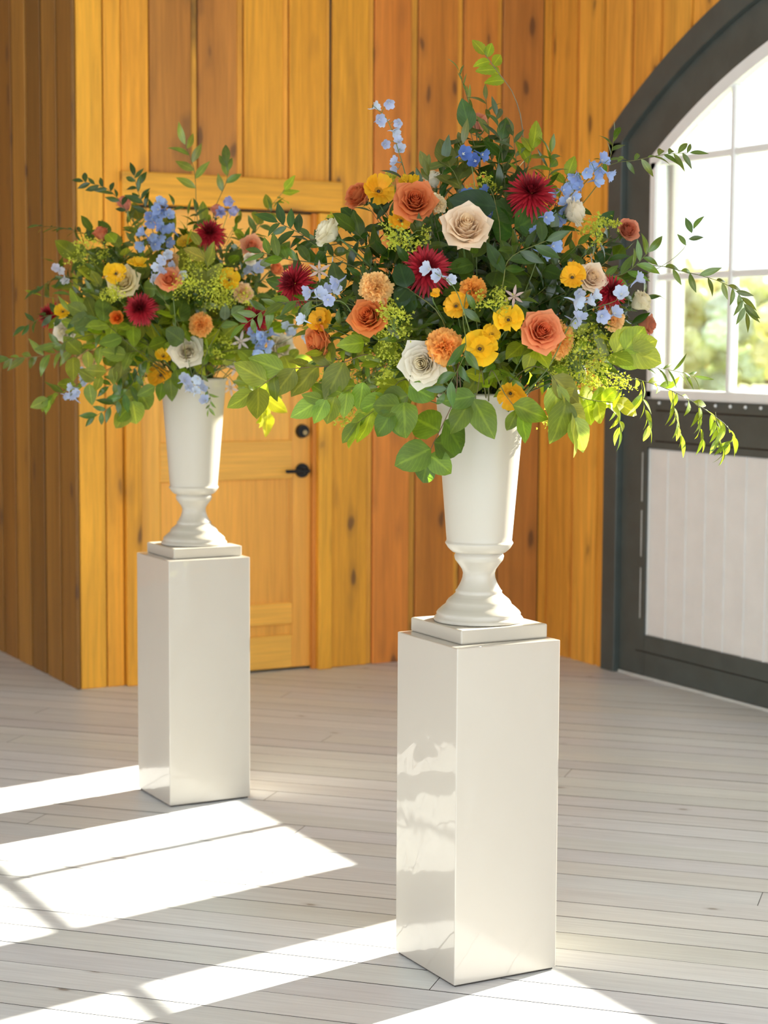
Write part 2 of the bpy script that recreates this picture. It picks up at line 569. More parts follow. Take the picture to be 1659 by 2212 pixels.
def leaf_door(name, label, sgn):
    """one leaf of the arched pair; sgn +1 = leaf further from the camera"""
    r = empty(name); tag(r, label, None, None, 'structure')
    def yy(d): return YC + sgn * d
    def bx(nm, d0, d1, z0, z1, x0, x1, mat, bev=.003, par=r):
        a, b = sorted((yy(d0), yy(d1)))
        return box(nm, (x0, a, z0), (x1, b, z1), mat, par, bev)
    X0, X1 = X_W + .004, X_W + .05
    O, I = J_IN - .006, .004                 # outer / meeting edge
    SO, SI = 1.785, .180                     # sash opening
    GO, GI = 1.735, .235                     # glass
    zt = arc_z(R_SASH, YC + SO)
    # stiles
    for d0, d1 in ((SO, O), (I, SI)):
        a, b = sorted((yy(d0), yy(d1)))
        poly = [(a, .012), (b, .012)] + [(b - (b - a) * i / 6, arc_z(R_TRIM - .004, b - (b - a) * i / 6)) for i in range(7)]
        link('stile', prism_mesh('stile', poly, X0, X1, 0, M_GREEN), r)
    arch_band('top_rail', R_TRIM - .004, R_SASH, *sorted((yy(SI), yy(SO))), X0, X1, M_GREEN, r)
    bx('bottom_rail', SI, SO, .012, .195, X0, X1, M_GREEN)
    bx('middle_rail', SI, SO, 1.041, 1.262, X0, X1, M_GREEN)
    bx('groove_shade', SI + .05, SO - .06, 1.208, 1.214, X0 - .0015, X0 + .002, M_BLACK, 0)  # black strips stand for the shade inside the rail grooves
    bx('groove_shade', SI + .05, SO - .06, 1.072, 1.078, X0 - .0015, X0 + .002, M_BLACK, 0)
    bx('groove_shade', SI + .05, SO + .06, .118, .123, X0 - .0015, X0 + .002, M_GREY if False else M_BLACK, 0)
    for z0, z1 in ((.27, .50), (.55, .76), (.80, 1.02)):
        bx('stile_strip', SO + .030, SO + .035, z0, z1, X0 - .0015, X0 + .002, M_GREY, 0)  # thin pale lines down the stile
    bx('gap_light_strip', O, O + .0055, .02, 2.30, X0 + .004, X0 + .02, M_GREY, 0)  # pale strip stands for light leaking between jamb and leaf
    bx('sill_strip', I, O, .0, .011, X0 - .004, X0 + .02, M_GREY, 0)
    # white boarded panel
    d = SI
    w = (SO - SI) / 12
    for i in range(12):
        bx('panel_board', SI + i * w + .0015, SI + (i + 1) * w - .0015, .195, 1.041, X0 + .014, X0 + .03, M_PANEL, .004)
        bx('bead', SI + (i + 1) * w - .003, SI + (i + 1) * w + .003, .195, 1.041, X0 + .010, X0 + .02, M_PANEL, .001)
    # sash
    sx0, sx1 = X_W - .012, X_W + .055
    a, b = sorted((yy(SO), yy(GO)))
    bx('sash_stile', GO, SO, 1.262, arc_z(R_GLASS, yy(GO)) + .02, sx0, sx1, M_WHITE, .008)
    bx('sash_stile', SI, GI, 1.262, arc_z(R_GLASS, yy(GI)) + .02, sx0, sx1, M_WHITE, .008)
    bx('sash_rail', SI, SO, 1.262, 1.305, sx0, sx1, M_WHITE, .008)
    arch_band('sash_arch', R_SASH, R_GLASS, *sorted((yy(SI), yy(SO))), sx0, sx1, M_WHITE, r)
    # muntins
    gw = (GO - GI) / 3
    for i in (1, 2):
        dd = GI + gw * i
        bx('muntin', dd - .015, dd + .015, 1.30, arc_z(R_GLASS, yy(dd)) + .008, X_W + .002, X_W + .045, M_WHITE, .006)
    for z in (1.798, 2.302):
        bx('muntin', GI - .01, GO + .01, z - .015, z + .015, X_W + .004, X_W + .043, M_WHITE, .006)
    # panes
    for i in range(3):
        a, b = sorted((yy(GI + gw * i + .012), yy(GI + gw * (i + 1) - .012)))
        for z0, z1 in ((1.303, 1.787), (1.809, 2.291)):
            link('pane', box_mesh('pane', (X_W + .022, a, z0), (X_W + .026, b, z1), M_GLASS), r)
        poly = [(a, 2.313), (b, 2.313)] + [(b - (b - a) * j / 6, max(2.314, arc_z(R_GLASS, b - (b - a) * j / 6))) for j in range(7)]
        link('pane', prism_mesh('pane', poly, X_W + .022, X_W + .026, 0, M_GLASS), r)
    # bolt heads below the sash
    bm_ = bmesh.new(); bmesh.ops.create_uvsphere(bm_, u_segments=8, v_segments=5, radius=.0075)
    me = bpy.data.meshes.new('bolt'); bm_.to_mesh(me); bm_.free(); me.materials.append(M_WHITE)
    dd = SI + .05
    while dd < SO:
        link('bolt', me, r, Matrix.Translation((X0 - .002, yy(dd), 1.245))); dd += .098
    return r


leaf_door('door_1', 'dark green arched door leaf with white glazing and white panel', 1)
leaf_door('door_2', 'second arched door leaf at the right of the first', -1)

# timber door
dr = empty('door_3'); tag(dr, 'honey coloured timber panel door with black lever', None, None, 'structure')
DC = (.90, .46, .075)
fy = Y_B + .030
def dbox(nm, x0, x1, z0, z1, y0, y1, mat, bev=.003, c=1.0):
    return box(nm, (x0, y0, z0), (x1, y1, z1), mat, dr, bev, tuple(v * c for v in tone(DC, .03)))
dbox('stile', 3.655, DX1 - .004, .012, DZ - .004, fy, fy + .04, M_DOORV)
dbox('stile', DX0 + .004, 3.010, .012, DZ - .004, fy, fy + .04, M_DOORV)
for z0, z1 in ((1.945, DZ - .004), (.884, 1.060), (.214, .315), (.012, .165)):
    dbox('rail', 3.010, 3.655, z0, z1, fy, fy + .04, M_DOORH)
for z0, z1 in ((1.060, 1.945), (.315, .884), (.165, .214)):
    dbox('panel', 3.010, 3.655, z0, z1, fy + .014, fy + .03, M_DOORV, 0, 1.05)
    dbox('moulding', 3.647, 3.655, z0, z1, fy + .006, fy + .016, M_DOORV, .002, .9)
    dbox('moulding', 3.010, 3.018, z0, z1, fy + .006, fy + .016, M_DOORV, .002, .9)
def ycyl(nm, x, z, y0, y1, r0, mat, par, n=24, r1=None):
    r1 = r0 if r1 is None else r1
    vs = [(x + (r0 if j else r1) * math.cos(2 * math.pi * k / n), (y1 if j else y0), z + (r0 if j else r1) * math.sin(2 * math.pi * k / n)) for j in (0, 1) for k in range(n)]
    fs = [[k, (k + 1) % n, n + (k + 1) % n, n + k] for k in range(n)] + [list(range(n))[::-1], list(range(n, 2 * n))]
    return link(nm, mesh(nm, vs, fs, mat), par)
lock = ycyl('deadbolt', 3.703, 1.100, fy - .022, fy, .033, M_BLACK, dr, r1=.028)
ycyl('keyway', 3.708, 1.094, fy - .026, fy - .020, .011, M_BRASS, lock)
ro = ycyl('lever_rosette', 3.703, .920, fy - .012, fy, .034, M_BLACK, dr, r1=.032)
ycyl('spindle', 3.703, .920, fy - .05, fy - .01, .011, M_BLACK, ro)
link('lever', box_mesh('lever', (3.598, fy - .058, .912), (3.720, fy - .044, .928), M_BLACK, .003), ro)
# casing round the timber door
tc = empty('trim_2'); tag(tc, 'flat timber casing around the panel door', None, None, 'structure')
box('jamb', (3.762, Y_B - .030, 0), (3.832, Y_B + .04, DZ), M_WOOD, tc, .004, tone(YEL, .03))
box('jamb', (2.833, Y_B - .030, 0), (2.903, Y_B + .04, DZ), M_WOOD, tc, .004, tone(YEL, .03))
box('stop', (3.745, Y_B - .002, 0), (3.762, Y_B + .03, DZ), M_WOOD, tc, .002, tone(ORG, .03))
box('head', (2.822, Y_B - .034, DZ + .006), (3.880, Y_B + .04, HT), M_WOODX, tc, .004, tone(YEL, .03))

# unseen walls added to shape daylight: open bays left, far side closed, camera side open
we = box('wall_far', (RX0, RY1, 0), (X_W + .12, RY1 + .1, TOP), M_WOOD, None, 0, ORG); tag(we, 'unseen plank wall added to close off daylight far behind', None, None, 'structure')
wl = empty('wall_side'); box('parapet', (RX0 - .1, RY0, 0), (RX0, RY1 + .1, .9), M_WOOD, wl, 0, ORG); box('lintel', (RX0 - .1, RY0, 2.9), (RX0, RY1 + .1, TOP), M_WOOD, wl, 0, ORG)
for k in range(6): box('post', (RX0 - .1, RY0 + k * 2.34, .9), (RX0, RY0 + k * 2.34 + .2, 2.9), M_WOOD, wl, 0, ORG)
tag(wl, 'unseen plank wall added at the far left, open bays let in daylight', None, None, 'structure')
# ceiling over the hall
ce = box('ceiling', (RX0, RY0, TOP), (X_W + .12, RY1, TOP + .1), M_CEIL, None, 0, (.66, .64, .60)); tag(ce, 'timber ceiling of the hall', None, None, 'structure')


# ------------------------------------------------------------------ pedestals and urns
P1 = (2.300, 3.762)
P2 = (2.344, 5.641)
PW, PH = .2845, .8025


def pedestal(c, label):
    r = empty('pedestal', (c[0], c[1], 0)); tag(r, label, 'pedestal', 'white pedestals')
    h = PW / 2
    link('base', box_mesh('base', (-h + .006, -h + .006, 0.0), (h - .006, h - .006, .006), M_SUB), r)
    link('body', box_mesh('body', (-h, -h, .005), (h, h, PH), M_LACQ, .0025, 2), r)
    return r


pedestal(P1, 'glossy white square pedestal under the nearer right urn')
pedestal(P2, 'glossy white square pedestal under the farther left urn')
U1 = (P1[0] + .012, P1[1] + .018)
U2 = (P2[0] + .012, P2[1] + .018)
RIM = 1.385


def urn(c, label):
    r = empty('urn_vase', (c[0], c[1], PH)); tag(r, label, 'vase', 'white footed urns')
    s = 1 / 903.
    foot = [(97, .838), (98, .842), (95, .847), (91, .851), (92, .856), (89, .861), (84, .866), (79, .871), (72, .877), (70, .883), (66, .889), (58, .896), (52, .902), (50, .906),
            (51, .909), (47, .914), (42, .924), (39, .931), (36, .941), (34.8, .952), (37, .961), (43, .971), (50, .981), (52, .984), (53.5, .990), (54, .994), (52, .999), (50, 1.0015), (51, 1.003)]
    body = [(50, 1.002), (58, 1.0035), (63, 1.008), (68, 1.0135), (71, 1.019), (73.5, 1.0235), (74, 1.026), (72, 1.029), (71, 1.033), (72, 1.045)]
    for i in range(1, 13):
        t = i / 12
        body.append((72 + (96 - 72) * t, 1.045 + (RIM - .012 - 1.045) * t))
    body += [(101, RIM - .008), (102, RIM - .003), (100, RIM), (94, RIM), (91, RIM - .01), (80, 1.20), (0.5, 1.19)]
    h = .12
    link('plinth', box_mesh('plinth', (-h, -h, 0.0), (h, h, .034), M_URN, .004, 2), r)
    link('foot', lathe_mesh('foot', [(a * s, z - PH) for a, z in foot], M_URN), r)
    link('body', lathe_mesh('body', [(a * s, z - PH) for a, z in body], M_URN), r)
    return r


urn(U1, 'white footed urn standing on the nearer right pedestal')
urn(U2, 'white footed urn standing on the farther left pedestal')


# ------------------------------------------------------------------ plants: meshes shared by all copies
TAU = 2 * math.pi


def leaf_mesh(name, wid, pw, fold, curl, mat, serr=0.0, seg=7, tip=1.0, twist=0.0, wave=0.0):
    """unit-length leaf: base at the origin, runs along +Y, face +Z"""
    vs, fs, uv = [], [], []
    for i in range(seg + 1):
        v = i / seg
        w = wid * .5 * (math.sin(math.pi * min(1, v ** pw)) ** tip)
        if serr and 0 < i < seg: w *= 1 + serr * (1 if i % 2 else -1)
        if i == 0: w = wid * .03
        if i == seg: w = wid * .01
        y = math.sin(v * curl) / curl if curl else v
        zc = -(1 - math.cos(v * curl)) / curl if curl else 0
        tw = twist * v
        for u in (-1, 0, 1):
            x, z = u * w, abs(u) * w * fold + wave * w * math.sin(v * 9 + u)
            x, z = x * math.cos(tw) - z * math.sin(tw), x * math.sin(tw) + z * math.cos(tw)
            vs.append((x, y, zc + z)); uv.append((.5 + u * .5, v))
    for i in range(seg):
        for k in (0, 1):
            a = i * 3 + k
            fs.append([a, a + 1, a + 4, a + 3])
    return mesh(name, vs, fs, mat, True, uv)


LEAVES = {
    'ruscus': [leaf_mesh('leaf_narrow', .36, .82, .22, c, M_LEAF, twist=t) for c, t in ((.35, .1), (.7, -.3), (-.25, .35), (1.0, .15))],
    'broad': [leaf_mesh('leaf_broad', .62, .74, .16, c, M_LEAFB, tip=.8, twist=t, wave=w) for c, t, w in ((.3, .1, .1), (.8, -.2, .15), (-.2, .2, .1))],
    'serrate': [leaf_mesh('leaf_toothed', .58, .78, .15, c, M_LEAFB, serr=.06, seg=12, tip=.8, twist=t) for c, t in ((.35, .2), (.7, -.2))],
    'vine': [leaf_mesh('leaf_vine', .30, .8, .2, c, M_LEAF, twist=t) for c, t in ((.6, .4), (1.0, -.5), (.3, .2))],
    'thin': [leaf_mesh('leaf_thin', .17, .8, .2, c, M_LEAF, twist=t) for c, t in ((.5, .4), (.9, -.3))],
    'round': [leaf_mesh('leaf_round', .82, .72, .10, c, M_LEAFB, tip=.62, twist=t, wave=.08) for c, t in ((.3, .1), (.6, -.2))],
}
DK, MD, LT, LM, OL, BL = (.024, .075, .016), (.060, .135, .020), (.150, .255, .028), (.22, .33, .04), (.085, .14, .05), (.06, .12, .075)
FLOWERS = []          # (position, facing, radius) of every bloom, kept clear of leaves


def frame(pos, d, nrm, s):
    """matrix with +Y along d, +Z near nrm"""
    d = d.normalized()
    x = d.cross(nrm)
    if x.length < 1e-3: x = d.cross(Vector((.3, .5, .8)))
    x.normalize(); z = x.cross(d)
    mt = Matrix((x * s, d * s, z * s)).transposed().to_4x4()
    mt.translation = pos
    return mt


def facing(pos, n, s, spin=0.0):
    """matrix with +Z along n"""
    n = n.normalized()
    x = n.cross(Vector((0, 0, 1)))
    if x.length < .05: x = Vector((1, 0, 0))
    x.normalize(); y = n.cross(x)
    c, q = math.cos(spin), math.sin(spin)
    mt = Matrix(((x * c + y * q) * s, (y * c - x * q) * s, n * s)).transposed().to_4x4()
    mt.translation = pos
    return mt


def blocked(p, grow=1.0):
    for fp, fn, fr in FLOWERS:
        v = p - fp
        if v.length_squared > .09: continue
        for ax, k in ((fn, .80), (-FW, .66)):
            a = v.dot(ax)
            if a > -.25 * fr and (v - ax * a).length < fr * k * grow: return True
    return False


def vary(c, rng, j=.34):
    k = 1 + rng.uniform(-j, j)
    return (c[0] * 1.15 * k * (1 + rng.uniform(-.12, .18)), c[1] * .90 * k, c[2] * .60 * k * (1 + rng.uniform(-.2, .2)))


def sprig(name, label, cat, pts, kind, n, size, color, rng, start=.35, group=None, ctr=None, spread=55, avoid=True, stem_r=.0017, stem_col=None, face=None,
          opposite=False, leafname='leaf', terminal=True, hang=0.0, jitter=.35):
    """a cut branch: stem plus single leaves"""
    path = catmull(pts, 14)
    base = path[0]
    root = empty(name, base)
    tag(root, label, cat, group)
    vs, fs = tube_geo([p - base for p in path], stem_r, stem_r * .45)
    link('stem', mesh('stem', vs, fs, M_STEM, True), root, None, stem_col or vary((.09, .13, .035), rng))
    k = len(path) - 1
    made = 0
    slots = []
    for i in range(n):
        t = start + (1 - start) * (i + .4) / n
        if opposite: slots += [(t, 1), (t, -1)]
        else: slots.append((t, 1 if i % 2 else -1))
    if terminal: slots.append((1.0, 0))
    for t, sd_ in slots:
        f = t * k; j = min(int(f), k - 1)
        p = path[j].lerp(path[j + 1], f - j)
        tg = (path[j + 1] - path[j]).normalized()
        out = (p - ctr).normalized() if ctr is not None else Vector((0, 0, 1))
        nr = (face if face is not None else (out * .8 + Vector((0, 0, .55)) - FW * .35)) + Vector((rng.gauss(0, jitter), rng.gauss(0, jitter), rng.gauss(0, jitter)))
        nr.normalize()
        side = tg.cross(nr)
        if side.length < .05: side = tg.cross(Vector((.7, .2, .6)))
        side.normalize()
        ang = math.radians(spread + rng.uniform(-18, 18)) * sd_
        d = tg * math.cos(ang) + side * math.sin(ang) + Vector((0, 0, -hang))
        d.normalize()
        s = size * rng.uniform(.72, 1.18) * (1.0 - .25 * max(0, t - .6))
        if avoid and (blocked(p + d * s * .55) or blocked(p + d * s * .95)): continue
        me = rng.choice(LEAVES[kind])
        link(leafname, me, root, frame(p - base, d, nr, s), vary(color, rng))
        made += 1
    return root


# ---- roses
def rose_petal(name, rt_, zt_, hw, curl, point, zb=-.34, nu=6, nv=6):
    vs, fs = [], []
    for j in range(nv + 1):
        v = j / nv
        r = rt_ * math.sin(min(1, v * 1.05) * math.pi / 2) ** .75
        z = zb + (zt_ - zb) * v ** 1.15
        c = max(0, (v - .62) / .38) ** 2
        for i in range(nu + 1):
            u = -1 + 2 * i / nu
            a = hw * u * (.35 + .65 * min(1, v * 1.8)) * (1 - .16 * max(0, v - .75) / .25)
            rr = r + c * curl * (1.1 - .35 * abs(u)) + point * c * (1 - abs(u)) ** 1.5 - .04 * rt_ * (1 - u * u) * (1 - v)
            zz = z - c * curl * .55 * (.7 + .6 * abs(u)) - (u ** 4) * .13 * v * v
            rr += .03 * c * math.sin(u * 7 + rt_ * 40)
            vs.append((rr * math.cos(a), rr * math.sin(a), zz))
    q = nu + 1
    for j in range(nv):
        for i in range(nu):
            fs.append([j * q + i, j * q + i + 1, (j + 1) * q + i + 1, (j + 1) * q + i])
    return mesh(name, vs, fs, M_PETAL, True)


def rose_core():
    vs, fs = [], []
    turns, n = 3.2, 60
    for i in range(n + 1):
        t = i / n
        a = t * turns * TAU
        r = .018 + .125 * t
        top = .36 - .04 * t + .012 * math.sin(a * 1.5)
        for j, (k, fl) in enumerate(((0, .75), (.5, 1.06), (.85, 1.0), (1, 1.14))):
            vs.append((r * fl * math.cos(a), r * fl * math.sin(a), -.2 + (top + .2) * k))
    for i in range(n):
        for j in range(3):
            fs.append([i * 4 + j, (i + 1) * 4 + j, (i + 1) * 4 + j + 1, i * 4 + j + 1])
    return mesh('rose_core', vs, fs, M_PETAL, True)


ROSE = [(rose_petal('petal_a', .16, .34, 1.3, .03, 0.0), 3, .94), (rose_petal('petal_b', .205, .325, 1.3, .05, .0), 3, .97), (rose_petal('petal_c', .255, .29, 1.2, .075, .01), 4, 1.0),
        (rose_petal('petal_d', .31, .235, 1.12, .115, .02), 4, 1.03), (rose_petal('petal_e', .365, .135, 1.0, .145, .05), 5, 1.06)]
ROSE_CORE = rose_core()


def sepal_mesh():
    vs, fs = [], []
    for k in range(5):
        b = len(vs); a = k * TAU / 5
        for r, z, w in ((.03, -.36, .04), (.12, -.36, .05), (.22, -.30, .03), (.30, -.27, .004)):
            for u in (-1, 1):
                vs.append((r * math.cos(a) - u * w * math.sin(a), r * math.sin(a) + u * w * math.cos(a), z))
        for i in range(3): fs.append([b + 2 * i, b + 2 * i + 1, b + 2 * i + 3, b + 2 * i + 2])
    b = len(vs); n = 10
    for r, z in ((.02, -.46), (.07, -.43), (.085, -.37), (.05, -.33)):
        for k in range(n): vs.append((r * math.cos(k * TAU / n), r * math.sin(k * TAU / n), z))
    for i in range(3):
        for k in range(n): fs.append([b + i * n + k, b + i * n + (k + 1) % n, b + (i + 1) * n + (k + 1) % n, b + (i + 1) * n + k])
    return mesh('calyx', vs, fs, M_STEM, True)


CALYX = sepal_mesh()
GREEN = (.09, .16, .04)


def flower_root(name, label, cat, pos, nrm, diam, mouth, rng, group, stem=True, base=-.42, stem_r=.0024):
    M = facing(pos, nrm, diam, rng.uniform(0, TAU))
    root = empty(name, mat=M)
    tag(root, label, cat, group)
    FLOWERS.append((pos.copy(), nrm.normalized(), diam * .5))
    if stem and mouth is not None:
        inv = M.inverted()
        p0 = pos + nrm.normalized() * (base * diam)
        mid = p0.lerp(mouth, .45) - nrm.normalized() * .04 + Vector((0, 0, .02))
        pts = [inv @ p for p in catmull([p0, p0 - nrm.normalized() * .03, mid, mouth], 10)]
        vs, fs = tube_geo(pts, stem_r / diam, stem_r / diam)
        link('stem', mesh('stem', vs, fs, M_STEM, True), root, None, (.10, .17, .045))
    return root


def cscale(c, k): return tuple(min(1, x * k) for x in c)


def rose(label, pos, nrm, diam, color, mouth, rng, group, openn=1.0):
    r = flower_root('rose', label, 'rose', pos, nrm, diam, mouth, rng, group)
    link('core', ROSE_CORE, r, None, (color[0] * .97, color[1] * (.80 if color[1] < .5 else .95), color[2] * (.74 if color[1] < .5 else .86)))
    off = 0
    for li, (me, cnt, k) in enumerate(ROSE):
        if li == 4 and openn < .8: continue
        for i in range(cnt):
            a = off + i * TAU / cnt + rng.uniform(-.15, .15)
            s = rng.uniform(.94, 1.06) * (1 if openn >= .8 else .9)
            mt = Matrix.Rotation(a, 4, 'Z') @ Matrix.Rotation(rng.uniform(-.05, .07), 4, 'Y') @ Matrix.Diagonal((s, s, s * rng.uniform(.95, 1.05), 1))
            kk = k * rng.uniform(.95, 1.05)
            link('petal', me, r, mt, (min(1, color[0] * kk), min(1, color[1] * kk), min(1, color[2] * kk)))
        off += .7
    link('calyx', CALYX, r, None, GREEN)
    return r


# ---- chrysanthemums
def mum_mesh(name, layers, seed):
    rg = random.Random(seed)
    vs, fs = [], []
    for cnt, el, ln, bend, r0, wd in layers:
        for i in range(cnt):
            a = (i + rg.uniform(-.35, .35)) / cnt * TAU
            e = math.radians(el + rg.uniform(-7, 7))
            L = ln * rg.uniform(.86, 1.1)
            w = wd * rg.uniform(.85, 1.15)
            b = len(vs)
            r, z, ang = r0, .02 + .1 * math.sin(e), e
            steps = 4
            for k in range(steps + 1):
                v = k / steps
                ww_ = w * (.45 + .75 * math.sin(math.pi * min(1, v * .8 + .1))) if k < steps else w * .25
                for u, dz in ((-1, .35), (0, 0), (1, .35)):
                    zz = z + dz * ww_ * math.cos(ang); rr = r - dz * ww_ * math.sin(ang)
                    vs.append((rr * math.cos(a) - u * ww_ * math.sin(a), rr * math.sin(a) + u * ww_ * math.cos(a), zz))
                r += L / steps * math.cos(ang); z += L / steps * math.sin(ang); ang += math.radians(bend) / steps
            for k in range(steps):
                for u in (0, 1):
                    q = b + k * 3 + u
                    fs.append([q, q + 1, q + 4, q + 3])
    return mesh(name, vs, fs, M_MUM, True)


MUM_OUT = [mum_mesh('outer_petals', [(32, -14, .47, -30, .05, .021), (34, 2, .45, -22, .05, .021), (30, 16, .41, -12, .045, .021), (26, 28, .36, 0, .04, .021)], s) for s in (1, 2)]
MUM_IN = [mum_mesh('inner_petals', [(24, 42, .29, 18, .035, .020), (20, 55, .23, 35, .03, .02), (13, 68, .18, 45, .02, .018), (8, 80, .13, 40, .01, .015)], s) for s in (3, 4)]


def mum(label, pos, nrm, diam, mouth, rng, group, color=(.30, .012, .022)):
    r = flower_root('chrysanthemum', label, 'chrysanthemum', pos, nrm, diam, mouth, rng, group, base=-.05)
    tag(link('outer_petals', rng.choice(MUM_OUT), r, None, cscale(color, 1.25)), kind='stuff')
    tag(link('inner_petals', rng.choice(MUM_IN), r, None, cscale(color, .55)), kind='stuff')
    return r


# ---- carnations and butterfly ranunculus
def fan_petal(name, length, hw, ruffle, zig, cup, nu=10, nv=4):
    vs, fs = [], []
    for j in range(nv + 1):
        v = j / nv
        for i in range(nu + 1):
            u = -1 + 2 * i / nu
            wd = hw * (.16 + .84 * v ** .7) * u
            r = length * v * (1 - .16 * u * u) + (zig * (1 if i % 2 else -1) if j == nv else 0)
            z = cup * v * v + ruffle * v * v * math.sin(u * 8.5 + v * 2)
            vs.append((r, wd, z))
    q = nu + 1
    for j in range(nv):
        for i in range(nu): fs.append([j * q + i, j * q + i + 1, (j + 1) * q + i + 1, (j + 1) * q + i])
    return mesh(name, vs, fs, M_PETAL, True)


CARN = [fan_petal('petal_frill', .50, .36, .06, .022, .04, 14), fan_petal('petal_frill', .47, .34, .085, .024, .0, 14)]
RANU = [fan_petal('petal_cup', .52, .30, .035, .0, .16, 8, 5), fan_petal('petal_cup', .46, .26, .05, .0, .04, 8, 5), fan_petal('petal_cup', .50, .24, .045, .008, .24, 8, 5)]
bm_ = bmesh.new(); bmesh.ops.create_icosphere(bm_, subdivisions=2, radius=.075)
for v in bm_.verts: v.co.z = v.co.z * .8 + .03
EYE_ME = bpy.data.meshes.new('flower_eye'); bm_.to_mesh(EYE_ME); bm_.free(); EYE_ME.materials.append(M_EYE)
_v, _f = [], []
for k in range(22):
    a = k * TAU / 22
    tube_geo([Vector((.06 * math.cos(a), .06 * math.sin(a), .02)), Vector((.10 * math.cos(a), .10 * math.sin(a), .07)), Vector((.115 * math.cos(a + .1), .115 * math.sin(a + .1), .10))], .006, .010, 4, _v, _f)
STAMEN_ME = mesh('stamens', _v, _f, M_PETAL, True)


def carnation(label, pos, nrm, diam, color, mouth, rng, group):
    r = flower_root('carnation', label, 'carnation', pos, nrm, diam, mouth, rng, group, base=-.3)
    for cnt, el in ((8, 2), (7, 22), (6, 42), (5, 60), (3, 80)):
        for i in range(cnt):
            a = (i + rng.uniform(-.3, .3)) / cnt * TAU
            s = rng.uniform(.9, 1.08) * (1 - el * .0035)
            mt = Matrix.Translation((0, 0, -.12)) @ Matrix.Rotation(a, 4, 'Z') @ Matrix.Rotation(-math.radians(el + rng.uniform(-8, 8)), 4, 'Y') @ Matrix.Rotation(rng.uniform(-.4, .4), 4, 'X') @ Matrix.Scale(s, 4)
            link('petal', rng.choice(CARN), r, mt, cscale(color, rng.uniform(.9, 1.08)))
    link('calyx', CALYX, r, Matrix.Translation((0, 0, .18)) @ Matrix.Scale(.7, 4), GREEN)
    return r


def ranunculus(label, pos, nrm, diam, color, mouth, rng, group):
    r = flower_root('butterfly_ranunculus', label, 'ranunculus', pos, nrm, diam, mouth, rng, group, base=-.08, stem_r=.0016)
    for cnt, el, k in ((5, 8, 1.0), (4, 26, .86)):
        for i in range(cnt):
            a = (i + rng.uniform(-.15, .15)) / cnt * TAU + el
            mt = Matrix.Rotation(a, 4, 'Z') @ Matrix.Rotation(-math.radians(el + rng.uniform(-10, 10)), 4, 'Y') @ Matrix.Scale(k * rng.uniform(.92, 1.06), 4)
            link('petal', rng.choice(RANU), r, mt, cscale(color, rng.uniform(.9, 1.06)))
    link('eye', EYE_ME, r, Matrix.Scale(.8, 4))
    link('stamens', STAMEN_ME, r, None, (.62, .42, .05))
    return r


def star_flower(label, pos, nrm, diam, color, mouth, rng, group):
    r = flower_root('star_flower', label, 'flower', pos, nrm, diam, mouth, rng, group, base=-.05, stem_r=.0012)
    for i in range(6):
        d = Vector((math.cos(i * TAU / 6), math.sin(i * TAU / 6), .35 + rng.uniform(-.15, .15)))
        link('petal', STAR_P, r, frame(Vector((0, 0, 0)), d, Vector((0, 0, 1)), .55 * rng.uniform(.9, 1.1)), cscale(color, rng.uniform(.9, 1.05)))
    link('stamens', STAMEN_ME, r, Matrix.Scale(.8, 4), (.6, .5, .25))
    return r


STAR_P = leaf_mesh('petal_star', .26, .9, .2, .5, M_PETAL)

# ---- delphinium florets: five petals, pale bee in the middle, spur behind
_v, _f = [], []
for k in range(5):
    a = k * TAU / 5; b = len(_v)
    for r_, w_, z_ in ((.05, .07, .0), (.20, .20, .16), (.34, .24, .34), (.5, .12, .42)):
        for u in (-1, 0, 1):
            _v.append((r_ * math.cos(a) - u * w_ * math.sin(a), r_ * math.sin(a) + u * w_ * math.cos(a), z_ + abs(u) * .05 + .05 * math.sin(k * 2.3)))
    for i in range(3):
        for u in (0, 1): _f.append([b + i * 3 + u, b + i * 3 + u + 1, b + (i + 1) * 3 + u + 1, b + (i + 1) * 3 + u])
tube_geo([Vector((0, 0, .05)), Vector((.02, .03, -.15)), Vector((.03, .10, -.42)), Vector((.02, .22, -.6))], .09, .02, 6, _v, _f)
FLORET = mesh('floret', _v, _f, M_PETAL, True)
_v, _f = [], []
for k in range(4):
    a = k * TAU / 4 + .4
    tube_geo([Vector((.03 * math.cos(a), .03 * math.sin(a), .04)), Vector((.09 * math.cos(a), .09 * math.sin(a), .20))], .05, .02, 5, _v, _f)
BEE = mesh('floret_bee', _v, _f, M_PETAL, True)


def delphinium(label, px_pts, depth, stem_px, mouth, rng, group, color, size=.026, dz=.05):
    """a spray: stem along stem_px, a floret on its own stalk at each pixel of px_pts"""
    stem = [at(x, y, depth) for x, y in stem_px]
    path = catmull(([mouth] if mouth is not None else []) + stem, 18)
    root = empty('delphinium_spray', path[0]); tag(root, label, 'delphinium', group)
    vs, fs = tube_geo([p - path[0] for p in path], .0018, .0008)
    for x, y in px_pts:
        p = at(x + rng.uniform(-3, 3), y + rng.uniform(-3, 3), depth + rng.uniform(-dz, dz * .4))
        q = min(path, key=lambda t: (t - p).length)
        nr = camdir(rng.uniform(-.9, .9), rng.uniform(-.6, .5), rng.uniform(.3, 1))
        back = p - nr * size * .25
        tube_geo([t - path[0] for t in (q, q.lerp(back, .5) + Vector((0, 0, .006)), back)], .0008, .0006, 4, vs, fs)
        c = rng.uniform(.8, 1.15)
        fl = link('floret', FLORET, root, facing(p - path[0], nr, size * rng.uniform(.95, 1.35), rng.uniform(0, 6)), (min(1, color[0] * c), min(1, color[1] * c), min(1, color[2] * (.5 + .5 * c))))
        link('bee', BEE, fl, None, (.75, .75, .72))
        FLOWERS.append((p, nr, size * .45))
    link('stem', mesh('stem', vs, fs, M_STEM, True), root, None, (.14, .2, .06))
    return root


